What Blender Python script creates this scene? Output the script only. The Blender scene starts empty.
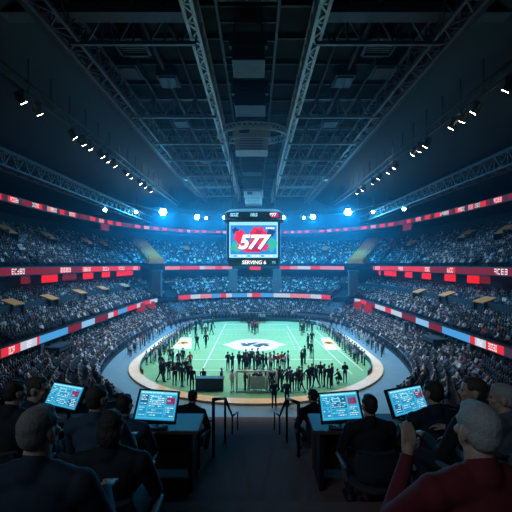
import bpy, bmesh, math, random
import numpy as np
from mathutils import Vector, Matrix, Euler

random.seed(7)
rng = np.random.default_rng(7)
S = bpy.context.scene
COL = S.collection
PI = math.pi

# ------------------------------------------------------------------ camera, world, big lights, exposure
EYE = 10.0                                   # eye level above the arena floor, metres
cam_d = bpy.data.cameras.new('camera')
cam = bpy.data.objects.new('camera', cam_d)
COL.objects.link(cam)
cam.location = (0, 0, EYE)
cam.rotation_euler = (PI / 2, 0, 0)
cam_d.sensor_width = 36
cam_d.lens = 26.02
cam_d.shift_y = 8 / 512
cam_d.clip_start = 0.05
cam_d.clip_end = 400
S.camera = cam

S.view_settings.view_transform = 'Standard'
S.view_settings.look = 'None'
S.view_settings.gamma = 1
S.view_settings.use_curve_mapping = False
S.view_settings.exposure = 0.0
S.cycles.max_bounces = 5
S.cycles.diffuse_bounces = 2
S.cycles.volume_bounces = 0
S.cycles.use_denoising = True

w = bpy.data.worlds.new('world')
S.world = w
w.use_nodes = True
w.node_tree.nodes['Background'].inputs[0].default_value = (0.03, 0.10, 0.22, 1)
w.node_tree.nodes['Background'].inputs[1].default_value = 0.10


def light(name, kind, loc, energy, color, aim=None, size=None, size_y=None, **kw):
    d = bpy.data.lights.new(name, kind)
    d.energy = energy
    d.color = color
    if kind == 'AREA':
        d.shape = 'RECTANGLE'
        d.size = size
        d.size_y = size_y or size
    for k, v in kw.items():
        setattr(d, k, v)
    o = bpy.data.objects.new(name, d)
    COL.objects.link(o)
    o.location = loc
    if aim is not None:
        o.rotation_euler = (Vector(aim) - Vector(loc)).to_track_quat('-Z', 'Y').to_euler()
    return o


# rig light over the pitch and the stands
light('pitch_rig_light', 'AREA', (0, 47, 22.5), 4000, (1.0, 0.96, 0.88), (0, 46, 0), 20, 36, spread=1.7)
light('left_stand_rig_light', 'AREA', (-14, 46, 23.5), 3600, (0.48, 0.76, 1.0), (-21, 46, 3), 3, 60, spread=1.75)
light('right_stand_rig_light', 'AREA', (14, 46, 23.5), 3600, (0.48, 0.76, 1.0), (21, 46, 3), 3, 60, spread=1.75)
light('far_stand_rig_light', 'AREA', (0, 62, 23.5), 3600, (0.14, 0.6, 0.92), (0, 84, 7), 30, 4, spread=1.7)
light('press_row_light', 'AREA', (-5, -2.5, 14.5), 135, (0.55, 0.78, 1.0), (0, 3.2, 8.6), 6, 3)

# ------------------------------------------------------------------ materials
MATS = {}


def mat(name, color, rough=0.7, metal=0.0, emit=None, strength=0.0, noise=0.25, scale=6.0, bump=0.0, attr=None, spec=0.4):
    if name in MATS:
        return MATS[name]
    m = bpy.data.materials.new(name)
    m.use_nodes = True
    nt = m.node_tree
    b = nt.nodes['Principled BSDF']
    b.inputs['Roughness'].default_value = rough
    b.inputs['Metallic'].default_value = metal
    b.inputs['Specular IOR Level'].default_value = spec
    tc = nt.nodes.new('ShaderNodeTexCoord')
    nz = nt.nodes.new('ShaderNodeTexNoise')
    nz.inputs['Scale'].default_value = scale
    nz.inputs['Detail'].default_value = 4
    nt.links.new(tc.outputs['Object'], nz.inputs['Vector'])
    mx = nt.nodes.new('ShaderNodeMix')
    mx.data_type = 'RGBA'
    mx.blend_type = 'MULTIPLY'
    mx.inputs[0].default_value = 1.0
    if attr:
        at = nt.nodes.new('ShaderNodeAttribute')
        at.attribute_name = attr
        nt.links.new(at.outputs['Color'], mx.inputs[6])
    else:
        mx.inputs[6].default_value = (*color, 1)
    mr = nt.nodes.new('ShaderNodeMapRange')
    mr.inputs['To Min'].default_value = 1 - noise
    mr.inputs['To Max'].default_value = 1 + noise
    nt.links.new(nz.outputs['Fac'], mr.inputs['Value'])
    nt.links.new(mr.outputs[0], mx.inputs[7])
    nt.links.new(mx.outputs[2], b.inputs['Base Color'])
    if bump:
        bp = nt.nodes.new('ShaderNodeBump')
        bp.inputs['Strength'].default_value = bump
        bp.inputs['Distance'].default_value = 0.01
        nt.links.new(nz.outputs['Fac'], bp.inputs['Height'])
        nt.links.new(bp.outputs[0], b.inputs['Normal'])
    if emit:
        b.inputs['Emission Color'].default_value = (*emit, 1)
        b.inputs['Emission Strength'].default_value = strength
    MATS[name] = m
    return m


def led(name, color, strength=1.0):
    return mat(name, tuple(c * 0.05 for c in color), 0.85, emit=color, strength=strength, spec=0.08)


concrete = mat('dark_concrete', (0.035, 0.045, 0.06), 0.85, scale=1.5)
concrete_mid = mat('blue_grey_concrete', (0.11, 0.16, 0.2), 0.8, scale=1.2)
apron_m = mat('blue_grey_floor_paint', (0.15, 0.24, 0.29), 0.6, scale=0.7, noise=0.15)
wall_m = mat('navy_wall_paint', (0.03, 0.045, 0.06), 0.8, scale=0.6)
deck_m = mat('ceiling_deck_black', (0.009, 0.012, 0.015), 0.8, scale=0.4, noise=0.4)
soffit_m = mat('soffit_panel_dark', (0.011, 0.015, 0.02), 0.6, scale=0.5, noise=0.2)
steel = mat('truss_steel_grey', (0.13, 0.145, 0.16), 0.45, 0.3, scale=3)
steel_dark = mat('truss_steel_dark', (0.055, 0.062, 0.07), 0.5, 0.3, scale=3)
steel_pale = mat('truss_steel_pale', (0.46, 0.48, 0.50), 0.45, 0.2, scale=3)
duct_dark = mat('duct_grey_metal', (0.05, 0.06, 0.068), 0.5, 0.2, scale=1.2, noise=0.4)
duct_m = mat('duct_pale_metal', (0.42, 0.44, 0.46), 0.5, 0.2, scale=1.2, noise=0.4)
black_m = mat('black_plastic', (0.012, 0.014, 0.017), 0.5)
black_metal = mat('black_metal', (0.02, 0.022, 0.026), 0.4, 0.5)
tan_m = mat('tan_stair_paint', (0.95, 0.37, 0.10), 0.7, scale=2)
wood_ring = mat('tan_timber_ring', (0.90, 0.62, 0.36), 0.5, scale=0.9, noise=0.18)
green_wall = mat('dark_green_board', (0.03, 0.11, 0.11), 0.6)
white_m = mat('white_paint', (0.75, 0.78, 0.74), 0.6, noise=0.08)
line_m = mat('white_pitch_line', (0.60, 0.74, 0.62), 0.8, noise=0.1)
cream_m = mat('cream_mat', (0.72, 0.66, 0.45), 0.7)
emblem_m = mat('charcoal_emblem', (0.03, 0.035, 0.04), 0.7)
carpet_m = mat('brown_carpet', (0.16, 0.088, 0.08), 0.95, scale=60, bump=0.3)
walnut_m = mat('dark_walnut_desk', (0.11, 0.06, 0.052), 0.5, scale=4)
chair_m = mat('dark_chair_fabric', (0.03, 0.034, 0.042), 0.9, scale=40, bump=0.2)
chair_rim = mat('chair_arm_grey', (0.10, 0.13, 0.16), 0.5)
lamp_lens = led("warm_lamp_lens", (1.0, 0.80, 0.55), 40)
flood_lens = led('cool_flood_lens', (0.45, 0.80, 1.0), 60)

L_RED = led('led_red', (0.75, 0.03, 0.05), 1.0)
L_CRIM = led('led_crimson', (0.20, 0.014, 0.032), 1.0)
L_BLUE = led('led_blue', (0.07, 0.34, 0.72), 1.0)
L_LBLUE = led('led_pale_blue', (0.24, 0.52, 0.80), 1.0)
L_WHITE = led('led_white', (0.52, 0.58, 0.70), 1.0)
L_PINK = led('led_pink', (0.72, 0.22, 0.26), 1.0)
L_DIM = led('led_off', (0.05, 0.03, 0.06), 1.0)
L_LOGO = led('led_logo_white', (0.9, 0.9, 0.95), 1.0)


# turf: mown stripes of two greens
def turf_material():
    m = mat('mown_turf', (0.12, 0.46, 0.24), 0.9, scale=9, noise=0.12)
    nt = m.node_tree
    tc = next(n for n in nt.nodes if n.type == 'TEX_COORD')
    wv = nt.nodes.new('ShaderNodeTexWave')
    wv.bands_direction = 'Y'
    wv.inputs['Scale'].default_value = 0.09
    wv.inputs['Distortion'].default_value = 0.0
    nt.links.new(tc.outputs['Object'], wv.inputs['Vector'])
    cr = nt.nodes.new('ShaderNodeValToRGB')
    cr.color_ramp.interpolation = 'CONSTANT'
    cr.color_ramp.elements[0].color = (0.18, 0.44, 0.23, 1)
    cr.color_ramp.elements[1].color = (0.19, 0.46, 0.24, 1)
    cr.color_ramp.elements[1].position = 0.5
    nt.links.new(wv.outputs['Fac'], cr.inputs[0])
    mx = next(n for n in nt.nodes if n.type == 'MIX')
    nt.links.new(cr.outputs[0], mx.inputs[6])
    return m


turf_m = turf_material()


# ------------------------------------------------------------------ mesh builder and object helpers
class MB:
    def __init__(s):
        s.v = []
        s.f = []
        s.m = []

    def add(s, verts, faces, mi=0):
        o = len(s.v)
        s.v += [tuple(p) for p in verts]
        s.f += [tuple(i + o for i in f) for f in faces]
        s.m += [mi] * len(faces)
        return s

    def box(s, c, d, mi=0, rot=None):
        pts = [Vector((x * d[0] / 2, y * d[1] / 2, z * d[2] / 2)) for z in (-1, 1) for y in (-1, 1) for x in (-1, 1)]
        if rot is not None:
            pts = [rot @ p for p in pts]
        return s.add([p + Vector(c) for p in pts], [(0, 2, 3, 1), (4, 5, 7, 6), (0, 1, 5, 4), (2, 6, 7, 3), (0, 4, 6, 2), (1, 3, 7, 5)], mi)

    def bar(s, a, b, w, h=None, mi=0):
        a, b = Vector(a), Vector(b)
        d = b - a
        q = d.to_track_quat('Y', 'Z').to_matrix()
        return s.box((a + b) / 2, (w, d.length, h or w), mi, q)

    def tube(s, a, b, r, r2=None, n=10, mi=0):
        a, b = Vector(a), Vector(b)
        r2 = r if r2 is None else r2
        q = (b - a).to_track_quat('Z', 'Y').to_matrix()
        vs = []
        for p, rr in ((a, r), (b, r2)):
            for k in range(n):
                t = 2 * PI * k / n
                vs.append(p + q @ Vector((rr * math.cos(t), rr * math.sin(t), 0)))
        fs = [(k, (k + 1) % n, n + (k + 1) % n, n + k) for k in range(n)]
        fs += [tuple(reversed(range(n))), tuple(range(n, 2 * n))]
        return s.add(vs, fs, mi)

    def ball(s, c, r, mi=0, nu=12, nv=8, rot=None):
        if not hasattr(r, '__len__'):
            r = (r, r, r)
        vs = [Vector((0, 0, -r[2]))]
        for j in range(1, nv):
            t = -PI / 2 + PI * j / nv
            for k in range(nu):
                a = 2 * PI * k / nu
                vs.append(Vector((r[0] * math.cos(t) * math.cos(a), r[1] * math.cos(t) * math.sin(a), r[2] * math.sin(t))))
        vs.append(Vector((0, 0, r[2])))
        if rot is not None:
            vs = [rot @ p for p in vs]
        fs = [(0, 1 + (k + 1) % nu, 1 + k) for k in range(nu)]
        for j in range(nv - 2):
            for k in range(nu):
                a, b = 1 + j * nu + k, 1 + j * nu + (k + 1) % nu
                fs.append((a, b, b + nu, a + nu))
        top = len(vs) - 1
        fs += [(top, 1 + (nv - 2) * nu + k, 1 + (nv - 2) * nu + (k + 1) % nu) for k in range(nu)]
        return s.add([p + Vector(c) for p in vs], fs, mi)

    def capsule(s, a, b, r1, r2, n=10, mi=0):
        a, b = Vector(a), Vector(b)
        d = b - a
        q = (d.normalized() if d.length > 1e-6 else Vector((0, 0, 1))).to_track_quat('Z', 'Y').to_matrix()
        rings = []
        for t in (-70, -35, 0):
            rings.append((a, r1, math.radians(t)))
        for t in (0, 35, 70):
            rings.append((b, r2, math.radians(t)))
        vs = [a + q @ Vector((0, 0, -r1))]
        for p, r, t in rings:
            for k in range(n):
                u = 2 * PI * k / n
                vs.append(p + q @ Vector((r * math.cos(t) * math.cos(u), r * math.cos(t) * math.sin(u), r * math.sin(t))))
        vs.append(b + q @ Vector((0, 0, r2)))
        fs = [(0, 1 + (k + 1) % n, 1 + k) for k in range(n)]
        for j in range(5):
            for k in range(n):
                x, y = 1 + j * n + k, 1 + j * n + (k + 1) % n
                fs.append((x, y, y + n, x + n))
        top = len(vs) - 1
        fs += [(top, 1 + 5 * n + k, 1 + 5 * n + (k + 1) % n) for k in range(n)]
        return s.add(vs, fs, mi)

    def mesh(s, name, mats, smooth=False):
        me = bpy.data.meshes.new(name)
        me.from_pydata(s.v, [], s.f)
        for m in (mats if isinstance(mats, (list, tuple)) else [mats]):
            me.materials.append(m)
        me.polygons.foreach_set('material_index', s.m)
        if smooth:
            me.polygons.foreach_set('use_smooth', [True] * len(s.f))
        me.update()
        return me

    def build(s, name, mats, parent=None, smooth=False, loc=(0, 0, 0), rot=(0, 0, 0), bevel=0):
        return obj(name, s.mesh(name, mats, smooth), parent, loc, rot, bevel)


def obj(name, me, parent=None, loc=(0, 0, 0), rot=(0, 0, 0), bevel=0):
    o = bpy.data.objects.new(name, me)
    COL.objects.link(o)
    o.location = loc
    o.rotation_euler = rot
    if parent is not None:
        o.parent = parent
    if bevel:
        b = o.modifiers.new('bevel', 'BEVEL')
        b.width = bevel
        b.segments = 2
    return o


def tag(o, label=None, cat=None, group=None, kind=None):
    for k, v in (('label', label), ('category', cat), ('group', group), ('kind', kind)):
        if v:
            o[k] = v
    return o


def empty(name, loc, label, cat, group=None, rz=0.0):
    o = bpy.data.objects.new(name, None)
    COL.objects.link(o)
    o.empty_display_size = 0.1
    o.location = loc
    o.rotation_euler = (0, 0, rz)
    return tag(o, label, cat, group)


def structure(o):
    o['kind'] = 'structure'
    return o


def copy_tree(o, parent=None):
    c = o.copy()
    COL.objects.link(c)
    if parent is not None:
        c.parent = parent
    for ch in list(o.children):
        copy_tree(ch, c)
    return c


def px(p):
    """where a point stands in the photograph's frame"""
    return 256 + 370 * p[0] / p[1], 264 - 370 * (p[2] - EYE) / p[1]


def text_mesh(name, body, size, m, shear=0.0, offset=0.0, extrude=0.01, space=1.0):
    cu = bpy.data.curves.new(name, 'FONT')
    cu.body = body
    cu.size = size
    cu.shear = shear
    cu.offset = offset
    cu.extrude = extrude
    cu.space_character = space
    cu.align_x = 'CENTER'
    cu.align_y = 'CENTER'
    o = bpy.data.objects.new(name, cu)
    COL.objects.link(o)
    dg = bpy.context.evaluated_depsgraph_get()
    me = bpy.data.meshes.new_from_object(o.evaluated_get(dg))
    bpy.data.objects.remove(o)
    me.materials.clear()
    me.materials.append(m)
    me.name = name
    return me


# ------------------------------------------------------------------ plan curves (left half, mirrored)
def full(half):
    return half + [(-x, y) for x, y in reversed(half[:-1])]


def catmull(P, n):
    P = np.array(P, float)
    k = len(P)
    u = np.linspace(0, k - 1, n)
    i = np.clip(u.astype(int), 0, k - 2)
    t = (u - i)[:, None]
    g = lambda j: P[np.clip(j, 0, k - 1)]
    p0, p1, p2, p3 = g(i - 1), g(i), g(i + 1), g(i + 2)
    return 0.5 * (2 * p1 + (p2 - p0) * t + (2 * p0 - 5 * p1 + 4 * p2 - p3) * t ** 2 + (3 * p1 - p0 - 3 * p2 + p3) * t ** 3)


N = 561
C_FRONT = catmull(full([(-9.3, 26), (-13.3, 31.5), (-15.3, 41), (-15.3, 52), (-13.8, 61), (-9.6, 66.4), (-5, 68), (0, 68.5)]), N)
C_BACK = catmull(full([(-21.5, 15), (-21.5, 28), (-21.5, 41), (-21.5, 54), (-20.5, 65), (-15, 74), (-7.5, 78), (0, 79)]), N)
L_FRONT = catmull(full([(-18, 13), (-18, 27), (-18, 41), (-18, 54), (-17.3, 64), (-13, 70.5), (-6.5, 74), (0, 75)]), N)
L_BACK = catmull(full([(-26, 13), (-26, 27), (-26, 41), (-26, 56), (-25, 69), (-16, 79.5), (-8, 83), (0, 84)]), N)
M_FRONT = catmull(full([(-24, 13), (-24, 27), (-24, 41), (-24, 56), (-22.5, 68), (-14.5, 77), (-7, 80.3), (0, 81)]), N)
U_BACK = catmull(full([(-33, 13), (-33, 27), (-33, 41), (-32.5, 58), (-29.5, 73), (-20, 85), (-10, 90), (0, 91.5)]), N)
R_UP = catmull(full([(-27.2, 13), (-27.2, 27), (-27.2, 40), (-26.6, 54), (-24, 68), (-17, 78.5), (-8.5, 83), (0, 84)]), N)


def c3(c, z):
    return np.column_stack([c, np.full(len(c), z)])


def strip(mb, a, b, mi=0, step=4):
    idx = list(range(0, len(a), step))
    if idx[-1] != len(a) - 1:
        idx.append(len(a) - 1)
    A = [tuple(a[i]) for i in idx]
    B = [tuple(b[i]) for i in idx]
    n = len(A)
    mb.add(A + B, [(i, i + 1, n + i + 1, n + i) for i in range(n - 1)], mi)


# ------------------------------------------------------------------ setting: floors, terraces, roof
fl = MB()
fl.box((0, 48, -0.15), (84, 130, 0.3))
structure(fl.build('floor', apron_m))


def stadium_ring(off, n_half=48):
    """outline of the timber ring round the pitch, counter-clockwise, offset outwards"""
    half = []
    R_ = 12.6 + off
    for k in range(n_half + 1):                       # near half circle: from the near point to the left
        t = -PI / 2 - (PI / 2) * k / n_half
        half.append((R_ * math.cos(t), 38.7 + R_ * math.sin(t)))
    half = half[:-1]
    side = catmull([(-12.6 - off, 38.7), (-12.6 - off, 46), (-12.3 - off * .95, 52), (-10.9 - off * .8, 60), (-7.6 - off * .5, 64.4 + off * .8),
                    (-3.8, 65.7 + off), (0, 66 + off)], 60)
    half += [tuple(p) for p in side]
    return half + [(-x, y) for x, y in reversed(half[1:-1])]


def flat_poly(name, pts, z, m, kind=True):
    mb = MB()
    n = len(pts)
    mb.add([(x, y, z) for x, y in pts], [tuple(range(n))])
    me = mb.mesh(name, m)
    bm = bmesh.new()
    bm.from_mesh(me)
    bm.normal_update()
    for f in bm.faces:
        if f.normal.z < 0:
            f.normal_flip()
    bmesh.ops.triangulate(bm, faces=bm.faces[:])
    bm.to_mesh(me)
    bm.free()
    return obj(name, me)


inner = stadium_ring(-1.0)
outer = stadium_ring(0.0)
structure(flat_poly('field_turf', stadium_ring(-1.05), 0.02, turf_m))
rg = MB()
n = len(inner)
for (pa, za, pb, zb) in ((inner, 0.02, inner, 0.16), (inner, 0.16, outer, 0.16), (outer, 0.16, outer, 0.0)):
    rg.add([(x, y, za) for x, y in pa] + [(x, y, zb) for x, y in pb], [(i, (i + 1) % n, n + (i + 1) % n, n + i) for i in range(n)])
structure(rg.build('trim_1', wood_ring))
# low dark green board standing on the inner edge, round the sides
gb = MB()
ia, ib = stadium_ring(-1.04), stadium_ring(-1.12)
top = 0.5
for (pa, za, pb, zb) in ((ib, 0.02, ib, top), (ib, top, ia, top), (ia, top, ia, 0.02)):
    gb.add([(x, y, za) for x, y in pa] + [(x, y, zb) for x, y in pb], [(i, (i + 1) % n, n + (i + 1) % n, n + i) for i in range(n) if not (33.0 > pa[i][1])])
structure(gb.build('trim_2', green_wall))

# pitch lines
ln = MB()


def line(x0, y0, x1, y1, wd=0.12):
    a, b = Vector((x0, y0, 0.028)), Vector((x1, y1, 0.028))
    d = (b - a).normalized()
    s_ = Vector((-d.y, d.x, 0)) * wd / 2
    ln.add([a - s_, b - s_, b + s_, a + s_], [(3, 2, 1, 0)])


line(-5.05, 31.5, -5.05, 62)
line(5.3, 40, 5.0, 60, 0.1)
line(8.7, 33.5, 7.6, 54)
line(10.0, 34.5, 8.9, 56)
line(-7.6, 38.7, 8.0, 38.7, 0.16)
line(-7.2, 34.8, 8.4, 34.8, 0.16)
line(-8.6, 33.0, -9.3, 53, 0.1)
line(-6.5, 56, 7, 56, 0.16)
line(-5.05, 61, 5, 61, 0.18)
for k in range(9):
    line(-4.9 + k * 0.62, 52.5, -4.55 + k * 0.62, 52.5, 0.14)
    line(4.6, 43 + k * 1.3, 4.55, 43.5 + k * 1.3, 0.12)
line(-6.6, 34.8, -7.6, 38.7, 0.12)
structure(ln.build('field_markings', line_m))
# white centre disc with a dark many-lobed emblem
disc = MB()
pts = [(3.15 * math.cos(2 * PI * k / 64) - 0.2, 45.8 + 3.4 * math.sin(2 * PI * k / 64), 0.032) for k in range(64)]
pts_lo = [(x, y, 0.02) for x, y, z in pts]
disc.add(pts + pts_lo, [tuple(range(64))] + [(64 + k, 64 + (k + 1) % 64, (k + 1) % 64, k) for k in range(64)])
for sx in (-1, 1):                                      # the points of the almond shape
    disc.add([(-0.2 + sx * 3.1, 44.8, 0.0325), (-0.2 + sx * 3.1, 46.8, 0.0325), (-0.2 + sx * 4.0, 45.8, 0.0325)], [(0, 1, 2) if sx < 0 else (0, 2, 1)])
dc = empty('centre_disc', (0, 0, 0), 'white centre spot on the green turf with a dark emblem', 'pitch emblem')
disc.build('disc', white_m, dc)
em = MB()
for (ex, ey, rx, ry) in ((-1.2, 45.5, .62, .7), (-.55, 46.3, .5, .5), (.25, 45.2, .6, .75), (.95, 46.0, .7, .55), (-.1, 46.7, .4, .35), (1.3, 45.1, .35, .4), (-1.6, 46.4, .35, .3), (0.3, 44.6, .28, .3)):
    ps = [(ex + rx * math.cos(t) * (1 + .2 * math.sin(3 * t)), ey + ry * math.sin(t), .037) for t in [2 * PI * k / 18 for k in range(18)]]
    em.add(ps, [tuple(range(18))])
em.build('emblem', emblem_m, dc)

# mats with a pale face and a tan mark, one on either side of the pitch
for side, (q, lab) in enumerate((([(-9.9, 43.5), (-7.6, 43.5), (-8.7, 50), (-10.2, 50)], 'cream and tan printed mat on the turf by the left touchline'),
                                 ([(8.1, 42.9), (9.9, 42.9), (10.0, 50), (8.7, 50)], 'cream and tan printed mat on the turf by the right touchline'))):
    t = empty('pitch_mat', (0, 0, 0), lab, 'mat', 'pitch side mats')
    m_ = MB()
    m_.add([(x, y, .05) for x, y in q] + [(x, y, .02) for x, y in q], [(0, 1, 2, 3), (4, 5, 1, 0), (5, 6, 2, 1), (6, 7, 3, 2), (7, 4, 0, 3)])
    m_.build('mat_pad', cream_m, t)
    cx = sum(p[0] for p in q) / 4
    e_ = MB()
    for k in range(3):
        ps = [(cx + (k - 1) * .3 + .42 * math.cos(u), 46.4 + .7 * (k % 2) + .8 * math.sin(u), .056) for u in [2 * PI * j / 14 for j in range(14)]]
        e_.add(ps, [tuple(range(14))])
    e_.build('printed_mark', tan_m, t)

ROWS = []           # (tier, row polyline 3D, facing normals)


def terrace(name, front, back, zf, zb, rows, tier, m, skip=()):
    mb = MB()
    prev = None
    for j in range(rows):
        a = front + (back - front) * (j / rows)
        b = front + (back - front) * ((j + 1) / rows)
        z = zf + (zb - zf) * j / (rows - 1)
        zp = z - (zb - zf) / (rows - 1) if j else z - 0.6
        strip(mb, c3(a, zp), c3(a, z))
        strip(mb, c3(a, z), c3(b, z))
        if j not in skip:
            mid = a + (b - a) * 0.55
            ROWS.append((tier, j, c3(mid, z), a - b))
    return structure(mb.build(name, m))


terrace('stand_terrace_slab', C_FRONT, C_BACK, 0.55, 3.0, 15, 'lower', concrete)
terrace('stand_terrace_slab', L_FRONT + (L_BACK - L_FRONT) * 0.03, L_BACK, 4.0, 6.5, 14, 'middle', concrete, skip=(6,))
terrace('stand_terrace_slab', M_FRONT + (U_BACK - M_FRONT) * 0.03, U_BACK, 9.75, 14.6, 15, 'upper', concrete)

# undersides, back walls and parapets
st = MB()
strip(st, c3(L_FRONT, 3.3), c3(C_BACK - (L_FRONT - C_BACK) * .6, 3.3))
strip(st, c3(M_FRONT, 8.85), c3(U_BACK, 8.85))
structure(st.build('stand_ceiling', concrete))
bw = MB()
strip(bw, c3(L_BACK, 6.5), c3(L_BACK, 8.85))
strip(bw, c3(C_BACK, 2.6), c3(C_BACK, 3.3))
strip(bw, c3(U_BACK, 14.4), c3(U_BACK, 23))
structure(bw.build('stand_back_wall', wall_m))
pw = MB()
P = L_FRONT + (L_BACK - L_FRONT) * 0.44
P2 = L_FRONT + (L_BACK - L_FRONT) * 0.455
for (lo, hi) in ((0, 190), (370, N - 1)):
    sl = slice(lo, hi + 1)
    strip(pw, c3(P[sl], 5.0), c3(P[sl], 6.45))
    strip(pw, c3(P[sl], 6.45), c3(P2[sl], 6.45))
    strip(pw, c3(P2[sl], 6.45), c3(P2[sl], 5.0))
structure(pw.build('parapet_wall', wall_m))
fw = MB()
strip(fw, c3(C_FRONT, 0), c3(C_FRONT, 1.0))
strip(fw, c3(C_FRONT, 1.0), c3(C_FRONT + (C_BACK - C_FRONT) * .02, 1.0))
structure(fw.build('pitch_side_wall', concrete_mid))
# suite deck behind the upper ribbon
sd = MB()
strip(sd, c3(R_UP, 16.75), c3(U_BACK, 16.75))
strip(sd, c3(R_UP, 17.6), c3(U_BACK, 17.6))
structure(sd.build('suite_deck_slab', soffit_m))


def roof_z(x):
    ax = abs(x)
    return 26.6 if ax <= 13 else 26.6 - (ax - 13) * (26.6 - 18.4) / 20


rf = MB()
xs = [-36, -33, -28, -23, -18, -13, -6, 0, 6, 13, 18, 23, 28, 33, 36]
ys = [-8 + 4 * k for k in range(26)]
vs = [(x, y, roof_z(x)) for y in ys for x in xs]
nx = len(xs)
for j in range(len(ys) - 1):
    for i in range(nx - 1):
        a = j * nx + i
        soft = xs[i] < -13 or xs[i] >= 13
        rf.add([vs[a], vs[a + 1], vs[a + nx + 1], vs[a + nx]], [(0, 1, 2, 3)], 1 if soft else 0)
structure(rf.build('ceiling', [deck_m, soffit_m]))
wl = MB()
wl.box((0, 93.2, 11), (74, 0.4, 31))
structure(wl.build('wall_far', wall_m))
for nm, x in (('wall_left', -36.2), ('wall_right', 36.2)):
    mb = MB()
    mb.box((x, 42, 10), (0.4, 104, 24))
    structure(mb.build(nm, wall_m))

# near press tribune: raked floors and the stairs down to the apron
tb = MB()
for (y0, y1, z) in ((-4, 2.15, 8.12), (2.15, 3.5, 7.75), (3.5, 5.2, 7.4), (5.2, 7.2, 6.68)):
    tb.box((0, (y0 + y1) / 2, z / 2), (15, y1 - y0, z))
for k in range(16):
    y0 = 7.2 + k * 0.98
    z = 6.1 - k * 0.37
    tb.box((0, y0 + 0.49, z / 2), (15 - k * .12, 0.98, z))
structure(tb.build('tribune_floor', carpet_m))

# ------------------------------------------------------------------ haze inside the bowl
hz = MB()
hz.box((0, 56, 12.8), (70, 72, 25))
hm = bpy.data.materials.new('blue_haze')
hm.use_nodes = True
nt = hm.node_tree
nt.nodes.remove(nt.nodes['Principled BSDF'])
vsn = nt.nodes.new('ShaderNodeVolumeScatter')
vsn.inputs['Color'].default_value = (0.2, 0.68, 1.0, 1)
vsn.inputs['Density'].default_value = 0.0027
vsn.inputs['Anisotropy'].default_value = 0.68
nt.links.new(vsn.outputs[0], nt.nodes['Material Output'].inputs['Volume'])
tag(hz.build('haze', hm), 'thin blue haze hanging in the air over the pitch and stands', 'haze', kind='stuff')

# ------------------------------------------------------------------ roof steelwork
def lattice(mb, a, b, n, up, wd, post=True, cross=False, mi=0):
    """zig-zag web between two parallel chords a (p0,p1) and b"""
    a0, a1 = map(Vector, a)
    b0, b1 = map(Vector, b)
    for k in range(n):
        t0, t1, tm = k / n, (k + 1) / n, (k + .5) / n
        mb.bar(a0.lerp(a1, t0), b0.lerp(b1, tm), wd, mi=mi)
        mb.bar(b0.lerp(b1, tm), a0.lerp(a1, t1), wd, mi=mi)
        if post:
            mb.bar(a0.lerp(a1, t0), b0.lerp(b1, t0), wd * .8, mi=mi)


def long_truss(x, z, y0, y1, w_, h_, label, group, m, bay=2.2, cw=0.22, ww=0.1, name='roof_truss'):
    t = empty(name, (x, y0, z), label, 'truss', group)
    L = y1 - y0
    ch = MB()
    cor = [(-w_ / 2, -h_ / 2), (w_ / 2, -h_ / 2), (w_ / 2, h_ / 2), (-w_ / 2, h_ / 2)]
    for cx, cz in cor:
        ch.bar((cx, 0, cz), (cx, L, cz), cw)
    ch.build('chord', m, t)
    wb = MB()
    nb = int(L / bay)
    for k in range(4):
        (ax, az), (bx, bz) = cor[k], cor[(k + 1) % 4]
        lattice(wb, ((ax, 0, az), (ax, L, az)), ((bx, 0, bz), (bx, L, bz)), nb, None, ww)
    wb.build('web', m, t)
    return t


for sx, nm in ((-1, 'left'), (1, 'right')):
    long_truss(sx * 3.9, 25.4, 8, 88, .55, 1.5, f'pale perforated roof truss just {nm} of the centre gantry', 'inner roof trusses', steel_pale, 1.6, .2, .14)
    long_truss(sx * 12, 25.2, 8, 88, 1.1, 1.6, f'long grey box truss running the roof halfway to the {nm} stand', 'middle roof trusses', steel, 2.4, .2, .1)
    # perforated side plate seen as a bright strip on the inner truss
    long_truss(sx * 22.5, 19.2, 10, 78, 1.3, 1.3, f'lattice catwalk truss hung over the {nm} stand', 'catwalk trusses', steel_dark, 1.8, .16, .1, 'catwalk_truss')
    # light bar
    t = empty('lighting_bar', (sx * 16.6, 0, 22.35), f'long black lighting bar over the {nm} stand front', 'lighting bar', 'lighting bars')
    b = MB()
    b.tube((0, 12, 0), (0, 78, 0), .12, n=10)
    b.tube((0, 12, .8), (0, 78, .8), .12, n=10)
    b.build('bar', steel_dark, t, smooth=True)
    hg = MB()
    for k in range(23):
        y = 12 + 3 * k
        hg.bar((0, y, 0), (0, y, 2.6), .07)
        hg.bar((0, y, 0), (0, y + 1.5, .8), .06)
        hg.bar((0, y + 1.5, .8), (0, y + 3, 0), .06)
    hg.build('hanger', steel_dark, t)
    # deep girder along the edge of the flat deck
    gd = MB()
    gd.box((sx * 13.4, 48, 26.0), (.5, 86, 1.3))
    gd.box((sx * 13.4, 48, 25.35), (1.0, 86, .12))
    gd.box((sx * 25.4, 48, 21.2), (.9, 80, .7))
    tag(gd.build('edge_girder', steel_dark), f'deep dark girder along the {nm} edge of the flat roof deck', 'girder', 'edge girders')

# cross trusses between the long ones
for k, (y, lab) in enumerate(((24, 'nearest'), (36, 'second'), (44, 'third'), (51, 'fourth'), (60, 'fifth'), (69, 'sixth'), (78, 'seventh'))):
    for sx, nm in ((-1, 'left'), (1, 'right')):
        t = empty('cross_truss', (sx * 3.9, y, 25.2), f'roof cross truss {nm} of the centre gantry, {lab} from the press desks', 'truss', 'roof cross trusses')
        c = MB()
        c.bar((0, 0, .9), (sx * 8.1, 0, .9), .26)
        c.bar((0, 0, -.9), (sx * 8.1, 0, -.9), .22)
        c.build('chord', steel, t)
        wv = MB()
        lattice(wv, ((0, 0, .9), (sx * 8.1, 0, .9)), ((0, 0, -.9), (sx * 8.1, 0, -.9)), 4, None, .13, post=True)
        wv.build('web', steel, t)
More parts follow.
